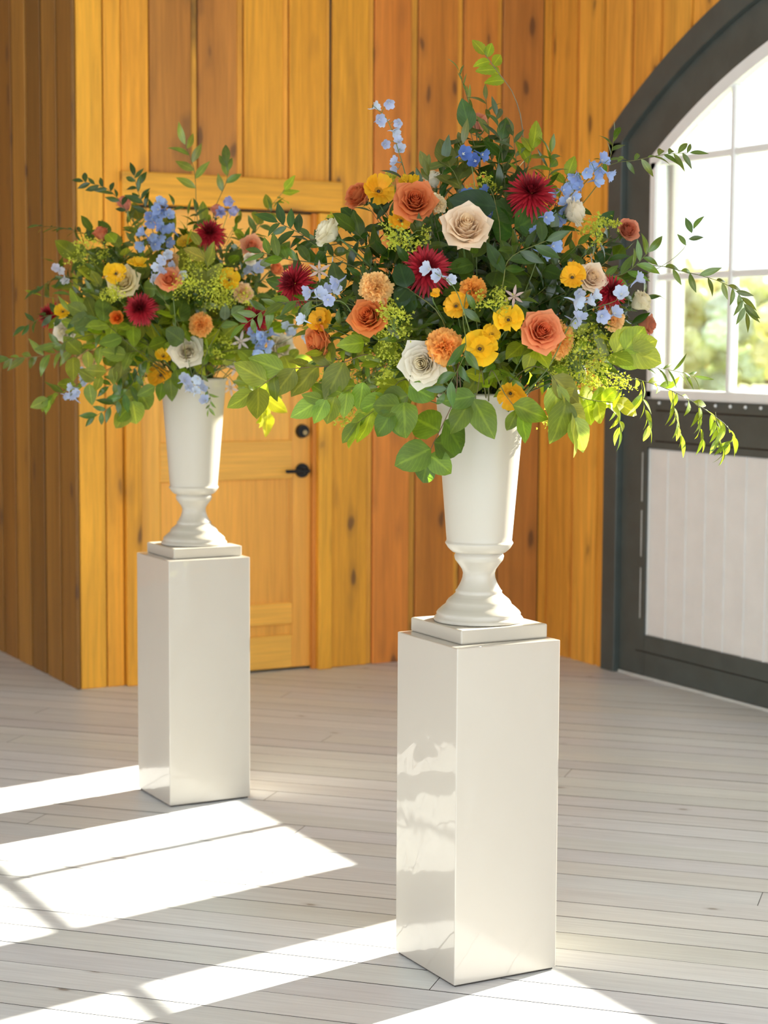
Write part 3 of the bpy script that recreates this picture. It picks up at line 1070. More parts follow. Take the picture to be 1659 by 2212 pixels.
# ---- lady's mantle: a froth of tiny blossoms
def mantle(label, center, radius, n, mouth, rng, group, color=(.52, .58, .06), flat=.8):
    root = empty('ladys_mantle_spray', center - Vector((0, 0, radius))); tag(root, label, "lady's mantle", group)
    b0 = root.location.copy()
    vs, fs = [], []
    if mouth is not None: tube_geo([p - b0 for p in catmull([mouth, mouth.lerp(center, .6) + Vector((0, 0, .02)), center - Vector((0, 0, radius * .3))], 8)], .0016, .0011, 5, vs, fs)
    bv, bf = [], []
    hub = center - b0
    cl = []
    for i in range(max(4, n // 14)):
        d = Vector((rng.gauss(0, 1), rng.gauss(0, 1), rng.gauss(0, 1))).normalized() * radius * rng.uniform(.45, 1.0)
        d.z *= flat
        c = hub + d
        tube_geo([hub - Vector((0, 0, radius * .3)), hub + d * .5, c], .0007, .0005, 4, vs, fs)
        cl.append(c)
    for i in range(int(n * 1.7)):
        c = rng.choice(cl) + Vector((rng.gauss(0, 1), rng.gauss(0, 1), rng.gauss(0, 1))) * radius * .15
        s = rng.uniform(.0032, .0052)
        M = facing(c, Vector((rng.gauss(0, 1), rng.gauss(0, 1), rng.gauss(.6, 1))), s, rng.uniform(0, 6))
        b = len(bv)
        bv.append(M @ Vector((0, 0, -.4)))
        for k in range(8):
            a = k * TAU / 8; r_ = 1.0 if k % 2 == 0 else .45
            bv.append(M @ Vector((r_ * math.cos(a), r_ * math.sin(a), .25 if k % 2 == 0 else 0)))
        for k in range(8): bf.append([b, b + 1 + k, b + 1 + (k + 1) % 8])
    link('stalks', mesh('stalks', vs, fs, M_STEM, True), root, None, (.16, .24, .05))
    tag(link('blossoms', mesh('blossoms', bv, bf, M_FROTH), root, None, color), kind='stuff')
    return root


# ------------------------------------------------------------------ the two arrangements
class Bouquet:
    def __init__(s, urn_xy, depth, cpx, rpx, rdepth, name):
        s.depth, s.cpx, s.rpx, s.rd, s.name = depth, cpx, rpx, rdepth, name
        s.ctr = at(cpx[0], cpx[1], depth)
        s.ppm = F_PX / (s.ctr - EYE).dot(FW)
        s.rx, s.rz = rpx[0] / s.ppm, rpx[1] / s.ppm
        s.mouth = Vector((urn_xy[0], urn_xy[1], RIM - .06))
        s.ahead = Vector((S_, C_, 0)); s.side = Vector((C_, -S_, 0))

    def hit(s, px, py, k=1.0):
        """point on the front of the dome at a pixel"""
        dx, dy = (px - s.cpx[0]) / (s.rpx[0] * k), (py - s.cpx[1]) / (s.rpx[1] * k)
        q = 1 - dx * dx - dy * dy
        back = s.rd * k * math.sqrt(q) if q > 0 else -.04
        return at(px, py, s.depth - back)

    def m(s, rng): return s.mouth + Vector((rng.uniform(-.05, .05), rng.uniform(-.05, .05), rng.uniform(-.02, .03)))

    def nrm(s, p, f=None):
        if f: return camdir(*f)
        v = p - s.ctr
        v = Vector((v.dot(s.side) / s.rx ** 2, v.dot(s.ahead) / s.rd ** 2, v.z / s.rz ** 2))
        v = s.side * v.x + s.ahead * v.y + Vector((0, 0, v.z))
        return (v.normalized() + camdir(0, .25, 1) * .55).normalized()


RB = Bouquet(U1, 4.40, (1010, 640), (385, 262), .36, 'right arrangement')
LB = Bouquet(U2, 6.08, (372, 625), (262, 182), .34, 'left arrangement')
TER, TERP, PEACH, CORAL = (.70, .235, .085), (.66, .27, .17), (.82, .42, .25), (.84, .34, .16)
CRM, WHT, IVY = (.86, .72, .56), (.84, .80, .70), (.86, .82, .66)
YLW, GLD, APR = (.92, .60, .025), (.90, .50, .025), (.92, .52, .15)
fr = random.Random(21)


def put(B, kind, x, y, d, label, color=None, f=None, k=1.04, **kw):
    p = B.hit(x, y, k)
    diam = d / B.ppm * ((p - EYE).dot(FW) / (B.ctr - EYE).dot(FW))
    n_ = B.nrm(p, f)
    g = {'rose': 'roses', 'mum': 'chrysanthemums', 'carn': 'carnations', 'ranu': 'butterfly ranunculus', 'star': 'pale star flowers'}[kind] + ' of the ' + B.name
    p = p - n_ * diam * .1
    mo = B.m(fr)
    if kind == 'rose': return rose(label, p, n_, diam * 1.08, color, mo, fr, g, **kw)
    if kind == 'mum': return mum(label, p, n_, diam * 1.05, mo, fr, g)
    if kind == 'carn': return carnation(label, p, n_, diam * 1.05, color, mo, fr, g)
    if kind == 'ranu': return ranunculus(label, p, n_, diam * 1.05, color, mo, fr, g)
    return star_flower(label, p, n_, diam, color, mo, fr, g)


# right arrangement, blooms
put(RB, 'rose', 770, 420, 62, 'terracotta rose turned left at the upper left edge of the right arrangement', TER, (-.6, .45, .5))
put(RB, 'rose', 897, 432, 84, 'terracotta rose facing forward beside the yellow blooms at upper left', TER, (.05, .3, 1), 1.12)
put(RB, 'rose', 795, 682, 80, 'orange rose just below the apricot carnation, left of centre', (.74, .26, .075), (-.35, .25, 1), 1.1)
put(RB, 'rose', 682, 737, 72, 'orange rose in profile at the lower left edge of the right arrangement', (.78, .30, .10), (-.8, -.1, .45))
put(RB, 'rose', 1172, 714, 86, 'open coral orange rose at lower right, in front of an apricot carnation', CORAL, (.15, .15, 1), 1.12)
put(RB, 'rose', 1357, 496, 62, 'dusky pink rose on a bare stem in front of the dark door frame', TERP, (.35, .25, .9), openn=.7)
put(RB, 'rose', 1402, 702, 54, 'dusky pink rose in profile at the far right edge', TERP, (.9, -.1, .35), openn=.7)
put(RB, 'rose', 1030, 262, 62, 'terracotta rose half hidden by leaves near the top of the right arrangement', TERP, (-.1, .9, -.1), openn=.7)
put(RB, 'rose', 1008, 487, 100, 'large cream rose at the upper centre of the right arrangement', CRM, (.05, .45, 1), 1.12)
put(RB, 'rose', 703, 497, 66, 'ivory rose turned away at the left edge of the right arrangement', IVY, (-.75, .5, .2))
put(RB, 'rose', 912, 786, 90, 'white rose low down above the bowl, left of the yellow blooms', WHT, (-.25, -.1, 1), 1.1)
put(RB, 'rose', 1247, 456, 60, 'white rose seen from the side below the blue spray at upper right', WHT, (.8, .3, .25))
put(RB, 'rose', 1280, 598, 62, 'cream rose touching the burgundy chrysanthemum at the right', CRM, (.35, .2, .9))
put(RB, 'rose', 1388, 650, 62, 'ivory rose in profile above the dusky pink rose at far right', IVY, (.75, .45, .35), openn=.7)
put(RB, 'rose', 935, 384, 54, 'white rose peeping out behind the terracotta rose at the top left', WHT, (-.2, .8, .3), openn=.7)
put(RB, 'mum', 1148, 414, 112, 'burgundy chrysanthemum at the upper right, petals spread like a sunburst', f=(.0, .55, .85), k=1.1)
put(RB, 'mum', 922, 582, 112, 'dark burgundy chrysanthemum sunk among leaves in the middle', f=(.1, .1, 1), k=.88)
put(RB, 'mum', 632, 612, 96, 'burgundy chrysanthemum at the left edge of the right arrangement', f=(-.75, .15, .65))
put(RB, 'mum', 1322, 630, 86, 'burgundy chrysanthemum at the right, beside cream roses', f=(.7, .1, .7), k=1.06)
put(RB, 'ranu', 818, 411, 70, 'yellow butterfly ranunculus between two terracotta roses at upper left', GLD, (.1, .35, .9))
put(RB, 'ranu', 886, 392, 56, 'yellow ranunculus rising behind the terracotta rose at upper left', YLW, (.2, .75, .4))
put(RB, 'ranu', 1098, 690, 64, 'yellow ranunculus with dark eye left of the coral rose', YLW, (-.1, .2, 1), 1.1)
put(RB, 'ranu', 1037, 753, 74, 'yellow ranunculus wide open below centre of the right arrangement', YLW, (.1, .05, 1), 1.1)
put(RB, 'ranu', 1062, 722, 44, 'small yellow ranunculus just above the wide open one below centre', YLW, (.1, .5, .9), 1.06)
put(RB, 'ranu', 1103, 852, 64, 'drooping yellow ranunculus over the rim of the right urn', GLD, (.0, -.5, .9), 1.12)
put(RB, 'ranu', 1236, 597, 58, 'yellow ranunculus left of the cream rose at right', GLD, (-.1, .3, .9))
put(RB, 'ranu', 985, 660, 58, 'yellow ranunculus half covered by leaves at the centre', GLD, (-.1, .25, 1), 1.02)
put(RB, 'ranu', 690, 690, 60, 'yellow ranunculus behind the left burgundy chrysanthemum', GLD, (-.3, .2, .9), .98)
put(RB, 'ranu', 866, 476, 50, 'yellow ranunculus tucked under the terracotta rose at upper left', GLD, (-.1, .1, 1), 1.0)
put(RB, 'ranu', 940, 634, 24, 'small yellow ranunculus bud below the dark middle chrysanthemum', GLD, (0, .6, .8), 1.08)
put(RB, 'carn', 811, 617, 68, 'pale apricot carnation left of centre above the orange rose', (.90, .60, .24), (-.1, .2, 1), 1.08)
put(RB, 'carn', 962, 744, 80, 'apricot carnation right of the low white rose', APR, (.15, .2, 1), 1.06)
put(RB, 'carn', 1212, 734, 78, 'apricot carnation peeping out behind the coral rose', APR, (.5, -.1, .85), 1.02)
put(RB, 'carn', 1025, 622, 58, 'orange carnation half hidden right of the dark middle chrysanthemum', (.88, .42, .08), (.2, .3, .9), 1.0)
put(RB, 'carn', 1330, 690, 50, 'small pale apricot carnation under the right burgundy chrysanthemum', (.9, .62, .28), (.4, -.1, .8))
put(RB, 'carn', 948, 436, 42, 'small cream carnation right of the terracotta rose at upper left', (.86, .74, .5), (.4, .3, .8))
put(RB, 'star', 1110, 640, 46, 'pale mauve star flower near the middle right', (.62, .46, .42), (-.3, .1, 1), 1.06)
put(RB, 'star', 690, 585, 50, 'brownish pink star flower beside the left burgundy chrysanthemum', (.62, .46, .40), (.3, .1, 1), 1.04)

# left arrangement, blooms
put(LB, 'rose', 365, 601, 50, 'coral rose at the centre of the left arrangement', (.88, .40, .20), (.0, .3, 1), 1.1)
put(LB, 'rose', 545, 530, 48, 'peach rose at the upper right of the left arrangement', PEACH, (.3, .3, .9))
put(LB, 'rose', 268, 437, 48, 'pink rose turned away behind leaves at the upper left', (.80, .33, .24), (-.4, .8, .1), openn=.7)
put(LB, 'rose', 217, 502, 46, 'terracotta rose facing up at the left of the left arrangement', (.70, .25, .13), (-.3, .85, .3), openn=.7)
put(LB, 'rose', 468, 452, 40, 'pink rose at the top behind the burgundy chrysanthemum', (.80, .36, .26), (.1, .9, .2), openn=.7)
put(LB, 'rose', 252, 686, 38, 'small bright orange rose left of the lower burgundy chrysanthemum', (.85, .27, .04), (-.1, .2, 1), 1.06, openn=.7)
put(LB, 'rose', 598, 580, 40, 'orange rose at the right edge of the left arrangement', (.85, .36, .15), (.6, .3, .6), openn=.7)
put(LB, 'rose', 403, 757, 68, 'white rose low at the centre above the left urn', WHT, (.05, .15, 1), 1.12)
put(LB, 'rose', 265, 606, 66, 'ivory rose beside yellow blooms at the left', (.86, .78, .52), (-.1, .3, .9))
put(LB, 'rose', 138, 716, 52, 'white rose under yellow blooms at the far left', WHT, (-.5, -.2, .8))
put(LB, 'rose', 612, 752, 62, 'white rose at the lower right of the left arrangement', WHT, (.6, .0, .7))
put(LB, 'rose', 540, 560, 34, 'small white rose below the peach rose of the left arrangement', WHT, (.3, -.1, 1), openn=.7)
put(LB, 'mum', 453, 502, 72, 'burgundy chrysanthemum at the top of the left arrangement', f=(.1, .5, .9), k=1.08)
put(LB, 'mum', 303, 666, 74, 'burgundy chrysanthemum left of centre in the left arrangement', f=(-.1, .2, 1), k=1.08)
put(LB, 'mum', 553, 690, 66, 'burgundy chrysanthemum at the right of the left arrangement', f=(.4, .2, .9), k=1.04)
put(LB, 'mum', 105, 682, 62, 'burgundy chrysanthemum at the far left edge of the left arrangement', f=(-.6, .1, .7))
put(LB, 'ranu', 250, 590, 48, 'yellow ranunculus in front of the ivory rose', YLW, (.1, .2, 1), 1.12)
put(LB, 'ranu', 298, 570, 42, 'yellow ranunculus seen from the side above the ivory rose', YLW, (.1, .85, .4), 1.06)
put(LB, 'ranu', 353, 768, 42, 'yellow ranunculus left of the low white rose', YLW, (-.1, .5, .8), 1.1)
put(LB, 'ranu', 346, 812, 56, 'drooping golden ranunculus over the rim of the left urn', GLD, (-.1, -.3, .9), 1.1)
put(LB, 'ranu', 496, 604, 50, 'yellow ranunculus right of the lime froth in the left arrangement', YLW, (.3, .3, .9), 1.06)
put(LB, 'ranu', 135, 672, 40, 'yellow ranunculus beside the far left chrysanthemum', YLW, (-.2, .3, .9))
put(LB, 'ranu', 400, 520, 40, 'mustard ranunculus left of the top burgundy chrysanthemum', (.66, .42, .03), (-.1, .6, .8), 1.0)
put(LB, 'carn', 433, 698, 52, 'apricot carnation right of centre in the left arrangement', APR, (.05, .2, 1), 1.1)
put(LB, 'carn', 185, 776, 44, 'pale apricot carnation at the lower left of the left arrangement', (.9, .66, .34), (-.4, -.2, .9))
put(LB, 'carn', 527, 630, 44, 'pale peach carnation above the right burgundy chrysanthemum', (.9, .68, .42), (.3, .2, .9))
put(LB, 'carn', 366, 557, 40, 'tan carnation just above the coral rose', (.78, .52, .22), (0, .5, .9), 1.02)
for x, y, d, l in ((520, 738, 44, 'pale pink star flower nearest the right burgundy chrysanthemum of the left arrangement'),
                   (511, 792, 42, 'pale pink star flower below another, near the left urn'),
                   (498, 838, 40, 'lowest pale pink star flower beside the left urn')):
    put(LB, 'star', x, y, d, l, (.80, .68, .66), (.1, -.2, 1), 1.08)

BLU, PBL, DBL = (.33, .46, .82), (.55, .63, .82), (.11, .20, .52)
g = 'delphinium sprays of the right arrangement'
delphinium('tall pale blue delphinium spray rising at the upper left of the right arrangement', [(842, 224), (820, 258), (828, 262), (862, 265), (849, 283), (833, 310), (862, 303), (862, 322), (855, 350), (857, 366), (805, 232)],
           4.42, [(900, 460), (878, 385), (862, 330), (838, 262), (806, 228)], RB.m(fr), fr, g, PBL, .023)
delphinium('blue delphinium spray leaning right in front of the door arch', [(1275, 352), (1300, 348), (1312, 374), (1284, 392), (1242, 380), (1254, 405), (1216, 410), (1238, 428), (1216, 456), (1204, 470), (1226, 398), (1264, 372), (1222, 440), (1200, 420), (1245, 392), (1296, 366)],
           4.30, [(1150, 560), (1205, 470), (1250, 400), (1315, 345)], RB.m(fr), fr, g, (.36, .48, .82), .027)
delphinium('deep blue delphinium florets above the large cream rose', [(1030, 440), (1010, 430), (1046, 446), (1000, 334), (1030, 350), (1004, 452), (1052, 424), (1022, 462), (1060, 462), (1040, 330)],
           4.20, [(1030, 600), (1030, 450), (1015, 330)], RB.m(fr), fr, g, DBL, .028)
delphinium('pale blue delphinium florets under the left chrysanthemum of the right arrangement', [(672, 630), (700, 628), (722, 624), (706, 648), (660, 694), (688, 640), (735, 610)],
           4.14, [(800, 720), (735, 650), (660, 670)], RB.m(fr), fr, g, PBL, .028)
delphinium('pale blue delphinium florets around the right burgundy chrysanthemum', [(1250, 634), (1270, 655), (1300, 684), (1326, 676), (1240, 650), (1236, 690), (1284, 640), (1250, 692), (1345, 640), (1372, 606), (1306, 668)],
           4.10, [(1180, 800), (1240, 690), (1330, 650)], RB.m(fr), fr, g, PBL, .028)
delphinium('pair of pale blue delphinium florets before the dark middle chrysanthemum', [(932, 582), (972, 606), (952, 596)], 4.00, [(1010, 700), (980, 620), (940, 590)], RB.m(fr), fr, g, PBL, .026)
delphinium('blue delphinium florets right of the white rose at upper right', [(1175, 470), (1160, 500), (1190, 530), (1172, 548)], 4.16, [(1130, 640), (1165, 540), (1180, 470)], RB.m(fr), fr, g, BLU, .028)
g = 'delphinium sprays of the left arrangement'
rr = random.Random(4)
delphinium('dense blue delphinium spike at the upper left of the left arrangement', [(340 + rr.gauss(0, 16), 438 + 96 * i / 24) for i in range(25)], 5.92, [(370, 640), (355, 540), (335, 435)], LB.m(fr), fr, g, (.36, .48, .80), .030)
delphinium('blue delphinium florets around the tan carnation', [(352, 560), (340, 575), (380, 575), (345, 590), (388, 590), (330, 600), (362, 548)], 5.72, [(380, 700), (370, 610), (350, 560)], LB.m(fr), fr, g, PBL, .030)
delphinium('blue delphinium florets below the peach rose of the left arrangement', [(548, 560), (556, 580), (540, 590), (562, 570), (545, 575)], 5.90, [(520, 680), (540, 610), (555, 560)], LB.m(fr), fr, g, PBL, .030)
delphinium('mauve blue delphinium florets at the top right of the left arrangement', [(490, 440), (503, 436), (480, 455), (498, 462), (512, 450), (475, 462)], 6.0, [(460, 600), (480, 500), (500, 440)], LB.m(fr), fr, g, (.42, .44, .78), .028)
delphinium('blue delphinium cluster beside the lower right white rose of the left arrangement', [(570 + rr.gauss(0, 18), 740 + rr.gauss(0, 18)) for i in range(16)], 5.85, [(470, 800), (540, 770), (585, 735)], LB.m(fr), fr, g, (.42, .55, .84), .028)
delphinium('blue delphinium spray hanging over the front of the left urn', [(400, 815), (410, 830), (430, 820), (418, 845), (436, 842), (405, 842), (425, 832), (445, 868), (396, 822)], 5.78, [(410, 780), (415, 810), (440, 868)], LB.m(fr), fr, g, PBL, .028)
delphinium('blue delphinium spray hanging at the lower left of the left arrangement', [(185, 806), (180, 820), (160, 835), (170, 846), (150, 858), (165, 862), (188, 826), (142, 852)], 5.95, [(240, 770), (195, 800), (145, 865)], LB.m(fr), fr, g, PBL, .028)
delphinium('pale delphinium florets on the left flank of the left arrangement', [(120, 578), (128, 586), (140, 600)], 6.0, [(220, 660), (160, 610), (118, 578)], LB.m(fr), fr, g, (.7, .7, .82), .028)
delphinium('pale blue delphinium florets at the right flank of the left arrangement', [(640, 712), (652, 724), (630, 722), (660, 735), (625, 700)], 6.0, [(560, 760), (610, 740), (655, 715)], LB.m(fr), fr, g, PBL, .028)

gm = "lady's mantle of the right arrangement"
for x, y, r_, n_, l, dd in ((850, 694, .055, 260, "lime lady's mantle right of the orange rose", 1.05), (735, 850, .085, 420, "lime lady's mantle at the lower left of the right arrangement", 1.0),
                            (1250, 775, .095, 520, "lime lady's mantle below the apricot carnation at right", 1.05), (1300, 830, .07, 300, "lime lady's mantle above the trailing vine at lower right", 1.0),
                            (1222, 902, .055, 150, "lime lady's mantle hanging lowest at the right of the urn", .95), (856, 400, .035, 90, "wisp of lady's mantle below the tall blue spray", 1.0),
                            (880, 500, .05, 170, "lady's mantle under the upper left terracotta rose", 1.06), (1035, 420, .05, 120, "wisp of lady's mantle above the large cream rose", .9),
                            (1070, 660, .05, 150, "lady's mantle left of the dark eyed yellow bloom", 1.0), (1290, 500, .05, 160, "lady's mantle below the white rose at upper right", 1.0),
                            (715, 480, .04, 110, "wisp of lady's mantle beside the ivory rose at left", .95), (840, 780, .06, 160, "lady's mantle between low white and orange roses", 1.0)):
    mantle(l, RB.hit(x, y, dd), r_, n_, RB.m(fr), fr, gm, (.52, .56, .06))
gm = "lady's mantle of the left arrangement"
for x, y, r_, n_, l, dd in ((440, 610, .10, 620, "large lime cloud of lady's mantle in the middle of the left arrangement", 1.05), (192, 545, .07, 200, "lady's mantle on the upper left of the left arrangement", 1.0),
                            (250, 630, .05, 200, "lady's mantle around the ivory rose", 1.08), (318, 800, .07, 260, "lime lady's mantle low at the left of the urn rim", 1.03), (640, 650, .09, 420, "sunny lady's mantle at the right flank of the left arrangement", 1.0),
                            (470, 740, .06, 200, "lady's mantle right of the low white rose", 1.02), (500, 640, .06, 240, "lady's mantle under the right yellow bloom", 1.0), (580, 660, .06, 220, "lady's mantle behind the right chrysanthemum", .96)):
    mantle(l, LB.hit(x, y, dd), r_, n_, LB.m(fr), fr, gm, (.60, .64, .07))

# ---- branches one can pick out
br = random.Random(8)


def branch(B, label, px, kind, n, size, color, depth=None, cat='foliage', name='leafy_branch', **kw):
    d = depth if depth is not None else B.depth
    pts = [B.m(br)] + [at(x, y, (dd[0] if dd else d)) for x, y, *dd in px]
    return sprig(name, label, cat, pts, kind, n, size, color, br, ctr=B.ctr, group='branches of the ' + B.name, **kw)


# top of the right arrangement
branch(RB, 'tall bare stem with bright toothed leaves at the very top', [(1120, 480), (1130, 300), (1112, 210), (1075, 155), (1048, 118)], 'serrate', 6, .050, LT, 4.38, start=.70, spread=62, avoid=False, face=camdir(.1, .3, 1), stem_r=.002, stem_col=(.20, .15, .08))
branch(RB, 'wiry stem with small narrow leaves at the top left of centre', [(1040, 480), (1030, 300), (1012, 220), (992, 156)], 'thin', 10, .045, (.09, .16, .06), 4.40, start=.55, spread=42, avoid=False)
branch(RB, 'upright narrow leaved sprig at the top centre', [(1070, 480), (1060, 330), (1050, 215)], 'vine', 11, .055, OL, 4.36, start=.45, spread=35, avoid=False)
branch(RB, 'second upright narrow leaved sprig at the top centre', [(1090, 480), (1085, 340), (1072, 250)], 'vine', 10, .055, BL, 4.33, start=.45, spread=35, avoid=False)
branch(RB, 'dark lobed leaves crowning the right arrangement', [(1040, 480), (1035, 360), (1015, 280)], 'broad', 8, .075, DK, 4.34, start=.5, spread=60, avoid=False)
branch(RB, 'bright green leaves right of the top stems', [(1110, 500), (1135, 380), (1150, 320)], 'serrate', 5, .065, LT, 4.32, start=.6, spread=50)
branch(RB, 'light leaf pair beside the sunburst chrysanthemum', [(1180, 520), (1210, 420), (1225, 380)], 'serrate', 4, .06, LT, 4.36, start=.6, spread=55)
branch(RB, 'drooping olive leaves at the upper left of the crown', [(1010, 500), (985, 380), (945, 345)], 'broad', 6, .08, OL, 4.26, start=.5, spread=45)
branch(RB, 'olive narrow leaved sprig left of the crown', [(1000, 500), (985, 400), (1000, 310)], 'vine', 13, .058, OL, 4.30, start=.45, spread=42)
branch(RB, 'blue green slim leaved sprig right of the crown', [(1100, 500), (1118, 400), (1108, 285)], 'vine', 13, .058, BL, 4.31, start=.45, spread=42)
branch(RB, 'dark oval leaves just under the crown tip', [(1060, 500), (1070, 390), (1085, 300)], 'broad', 9, .062, (.03, .09, .022), 4.33, start=.5, spread=55)
branch(RB, 'dark narrow leaves over the shoulder left of the crown', [(980, 520), (950, 430), (960, 350)], 'ruscus', 12, .060, (.03, .09, .022), 4.28, start=.45, spread=48)
branch(RB, 'mid green narrow leaves over the shoulder right of the crown', [(1120, 520), (1180, 400), (1190, 330)], 'ruscus', 11, .058, (.06, .14, .03), 4.34, start=.5, spread=45)
# right side vines
branch(RB, 'slender vine reaching right across the door arch', [(1200, 500), (1290, 370), (1380, 345), (1440, 333), (1490, 330)], 'vine', 13, .048, (.075, .16, .05), 4.40, start=.48, spread=50, avoid=False, name='trailing_vine', face=camdir(0, .3, 1), stem_r=.0013)
branch(RB, 'upright vine tip in front of the arch spring', [(1210, 520), (1290, 400), (1318, 340), (1326, 292)], 'vine', 9, .050, (.07, .16, .035), 4.36, start=.55, spread=40, avoid=False, name='trailing_vine')
branch(RB, 'long vine arching right across the window panes', [(1240, 640), (1380, 575), (1470, 585), (1560, 610), (1600, 640), (1612, 675)], 'vine', 17, .058, (.085, .17, .05), 4.38, start=.42, spread=48, avoid=False, name='trailing_vine', face=camdir(0, .3, 1), hang=.35, stem_r=.0013)
branch(RB, 'short wiry stem with one round leaf before the window', [(1260, 640), (1400, 590), (1470, 545), (1498, 495)], 'ruscus', 3, .042, (.06, .15, .06), 4.42, start=.8, avoid=False, name='trailing_vine', face=camdir(0, .3, 1), stem_r=.001)
branch(RB, 'narrow upright leaves at the right beside the dusky rose', [(1230, 640), (1350, 590), (1400, 545)], 'vine', 9, .065, (.08, .18, .04), 4.30, start=.5, spread=50, face=camdir(.1, .2, 1))
# trailing vine at lower right, with hanging side shoots
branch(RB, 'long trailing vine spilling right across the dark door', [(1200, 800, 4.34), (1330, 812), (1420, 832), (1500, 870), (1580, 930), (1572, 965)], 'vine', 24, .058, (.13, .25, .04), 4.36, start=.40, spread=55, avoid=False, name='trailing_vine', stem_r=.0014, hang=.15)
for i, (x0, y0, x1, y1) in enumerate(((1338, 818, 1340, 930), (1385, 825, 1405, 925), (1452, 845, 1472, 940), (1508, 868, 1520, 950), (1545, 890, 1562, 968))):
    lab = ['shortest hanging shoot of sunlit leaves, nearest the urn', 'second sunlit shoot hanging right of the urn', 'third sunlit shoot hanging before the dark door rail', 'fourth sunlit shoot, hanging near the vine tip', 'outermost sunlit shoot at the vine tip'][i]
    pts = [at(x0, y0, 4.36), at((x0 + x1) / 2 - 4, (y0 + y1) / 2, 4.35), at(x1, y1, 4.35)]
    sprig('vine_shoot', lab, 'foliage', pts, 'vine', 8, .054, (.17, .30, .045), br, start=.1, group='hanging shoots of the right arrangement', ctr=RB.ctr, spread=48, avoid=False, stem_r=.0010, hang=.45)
branch(RB, 'small vine with thin leaves above the trailing one', [(1250, 790), (1370, 790), (1450, 800), (1500, 812)], 'thin', 12, .05, (.07, .15, .04), 4.33, start=.5, spread=35, avoid=False, name='trailing_vine', stem_r=.001)
# broad leaves at the lower right
branch(RB, 'large lime leaves under the right roses', [(1230, 810), (1310, 770), (1365, 752)], 'round', 6, .080, (.20, .33, .05), 4.20, start=.6, spread=50, face=camdir(.2, .1, 1))
branch(RB, 'pale drooping leaves at the right of the urn rim', [(1130, 800), (1180, 800), (1215, 850), (1240, 900)], 'broad', 6, .10, (.19, .29, .08), 4.10, start=.55, spread=35, avoid=False, hang=.5)
branch(RB, 'sunlit lime leaves low at the right', [(1180, 820), (1260, 860), (1330, 870)], 'round', 9, .062, (.22, .34, .04), 4.28, start=.5, spread=55, avoid=False, hang=.2)
branch(RB, 'broad leaves around the drooping yellow bloom', [(1060, 800), (1090, 850), (1120, 890)], 'broad', 6, .085, (.10, .21, .03), 4.08, start=.5, spread=60, face=camdir(0, .1, 1), hang=.3)
branch(RB, 'leaf pair folded over the urn rim', [(1040, 800), (1030, 850), (1015, 870)], 'broad', 4, .095, (.09, .20, .03), 4.08, start=.6, spread=65, face=camdir(-.1, .1, 1), hang=.2)
branch(RB, 'stem of large oval leaves hanging over the front of the right urn', [(990, 780, 4.10), (985, 850, 4.06), (960, 910, 4.08), (935, 960, 4.14), (925, 990, 4.16)], 'round', 5, .088, (.075, .17, .03), 4.1, start=.56, spread=62, face=camdir(0, .15, 1), avoid=False, stem_col=(.12, .07, .03))
# left side of the right arrangement
branch(RB, 'dark glossy sprig reaching left past the ivory rose', [(800, 560), (700, 530), (640, 500), (600, 480)], 'ruscus', 11, .062, DK, 4.34, start=.45, spread=50, avoid=False, face=camdir(-.1, .3, 1))
branch(RB, 'glossy sprig curling left over the burgundy chrysanthemum', [(800, 600), (690, 570), (620, 560), (565, 545)], 'ruscus', 11, .060, MD, 4.30, start=.5, spread=50, face=camdir(-.1, .3, 1))
branch(RB, 'fine leaved sprig drooping left below the burgundy chrysanthemum', [(800, 680), (680, 650), (590, 660), (530, 700)], 'ruscus', 12, .055, MD, 4.24, start=.5, spread=48, avoid=False, face=camdir(-.1, .3, 1))
branch(RB, 'broad leaf branch pointing left below the profile rose', [(840, 770), (720, 790), (620, 800), (548, 845)], 'broad', 9, .085, (.12, .20, .035), 4.22, start=.42, spread=55, avoid=False, face=camdir(-.1, .35, 1), stem_col=(.16, .10, .04))
branch(RB, 'lime leaf branch drooping at the lower left', [(860, 790), (780, 830), (725, 855), (690, 865)], 'broad', 8, .075, (.13, .25, .04), 4.20, start=.45, spread=55, face=camdir(-.1, .2, 1), hang=.35)
branch(RB, 'pointed leaves hanging at the lower left of the urn', [(880, 820), (830, 870), (770, 915)], 'broad', 7, .075, (.14, .26, .04), 4.16, start=.5, spread=40, hang=.4)
branch(RB, 'oval leaves beside the low white rose', [(900, 800), (880, 860), (850, 890)], 'round', 5, .075, (.08, .18, .03), 4.10, start=.5, spread=60, face=camdir(-.1, .2, 1), hang=.2)
branch(RB, 'dark leaf cluster in the heart of the right arrangement', [(960, 700), (890, 630), (870, 620)], 'round', 6, .065, (.018, .06, .02), 4.06, start=.6, spread=70, face=camdir(0, .2, 1))
branch(RB, 'glossy ruscus arching down the centre', [(1020, 640), (1000, 680, 4.02), (1005, 760, 4.0), (960, 850, 4.02)], 'ruscus', 14, .062, (.04, .12, .025), 4.05, start=.35, spread=52, face=camdir(0, .2, 1))
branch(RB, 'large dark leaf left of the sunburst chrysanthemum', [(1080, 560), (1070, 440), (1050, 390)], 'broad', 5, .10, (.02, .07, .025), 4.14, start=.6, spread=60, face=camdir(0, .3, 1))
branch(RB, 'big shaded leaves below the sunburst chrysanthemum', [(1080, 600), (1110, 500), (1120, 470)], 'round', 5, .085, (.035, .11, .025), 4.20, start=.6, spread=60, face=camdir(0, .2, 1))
branch(RB, 'long dark leaves right of the large cream rose', [(1080, 640), (1100, 560), (1180, 520)], 'ruscus', 9, .075, DK, 4.06, start=.45, spread=50, face=camdir(0, .25, 1))
branch(RB, 'grey green leaf tips above the terracotta rose', [(960, 560), (930, 430), (925, 365)], 'ruscus', 7, .062, OL, 4.22, start=.6, spread=35)

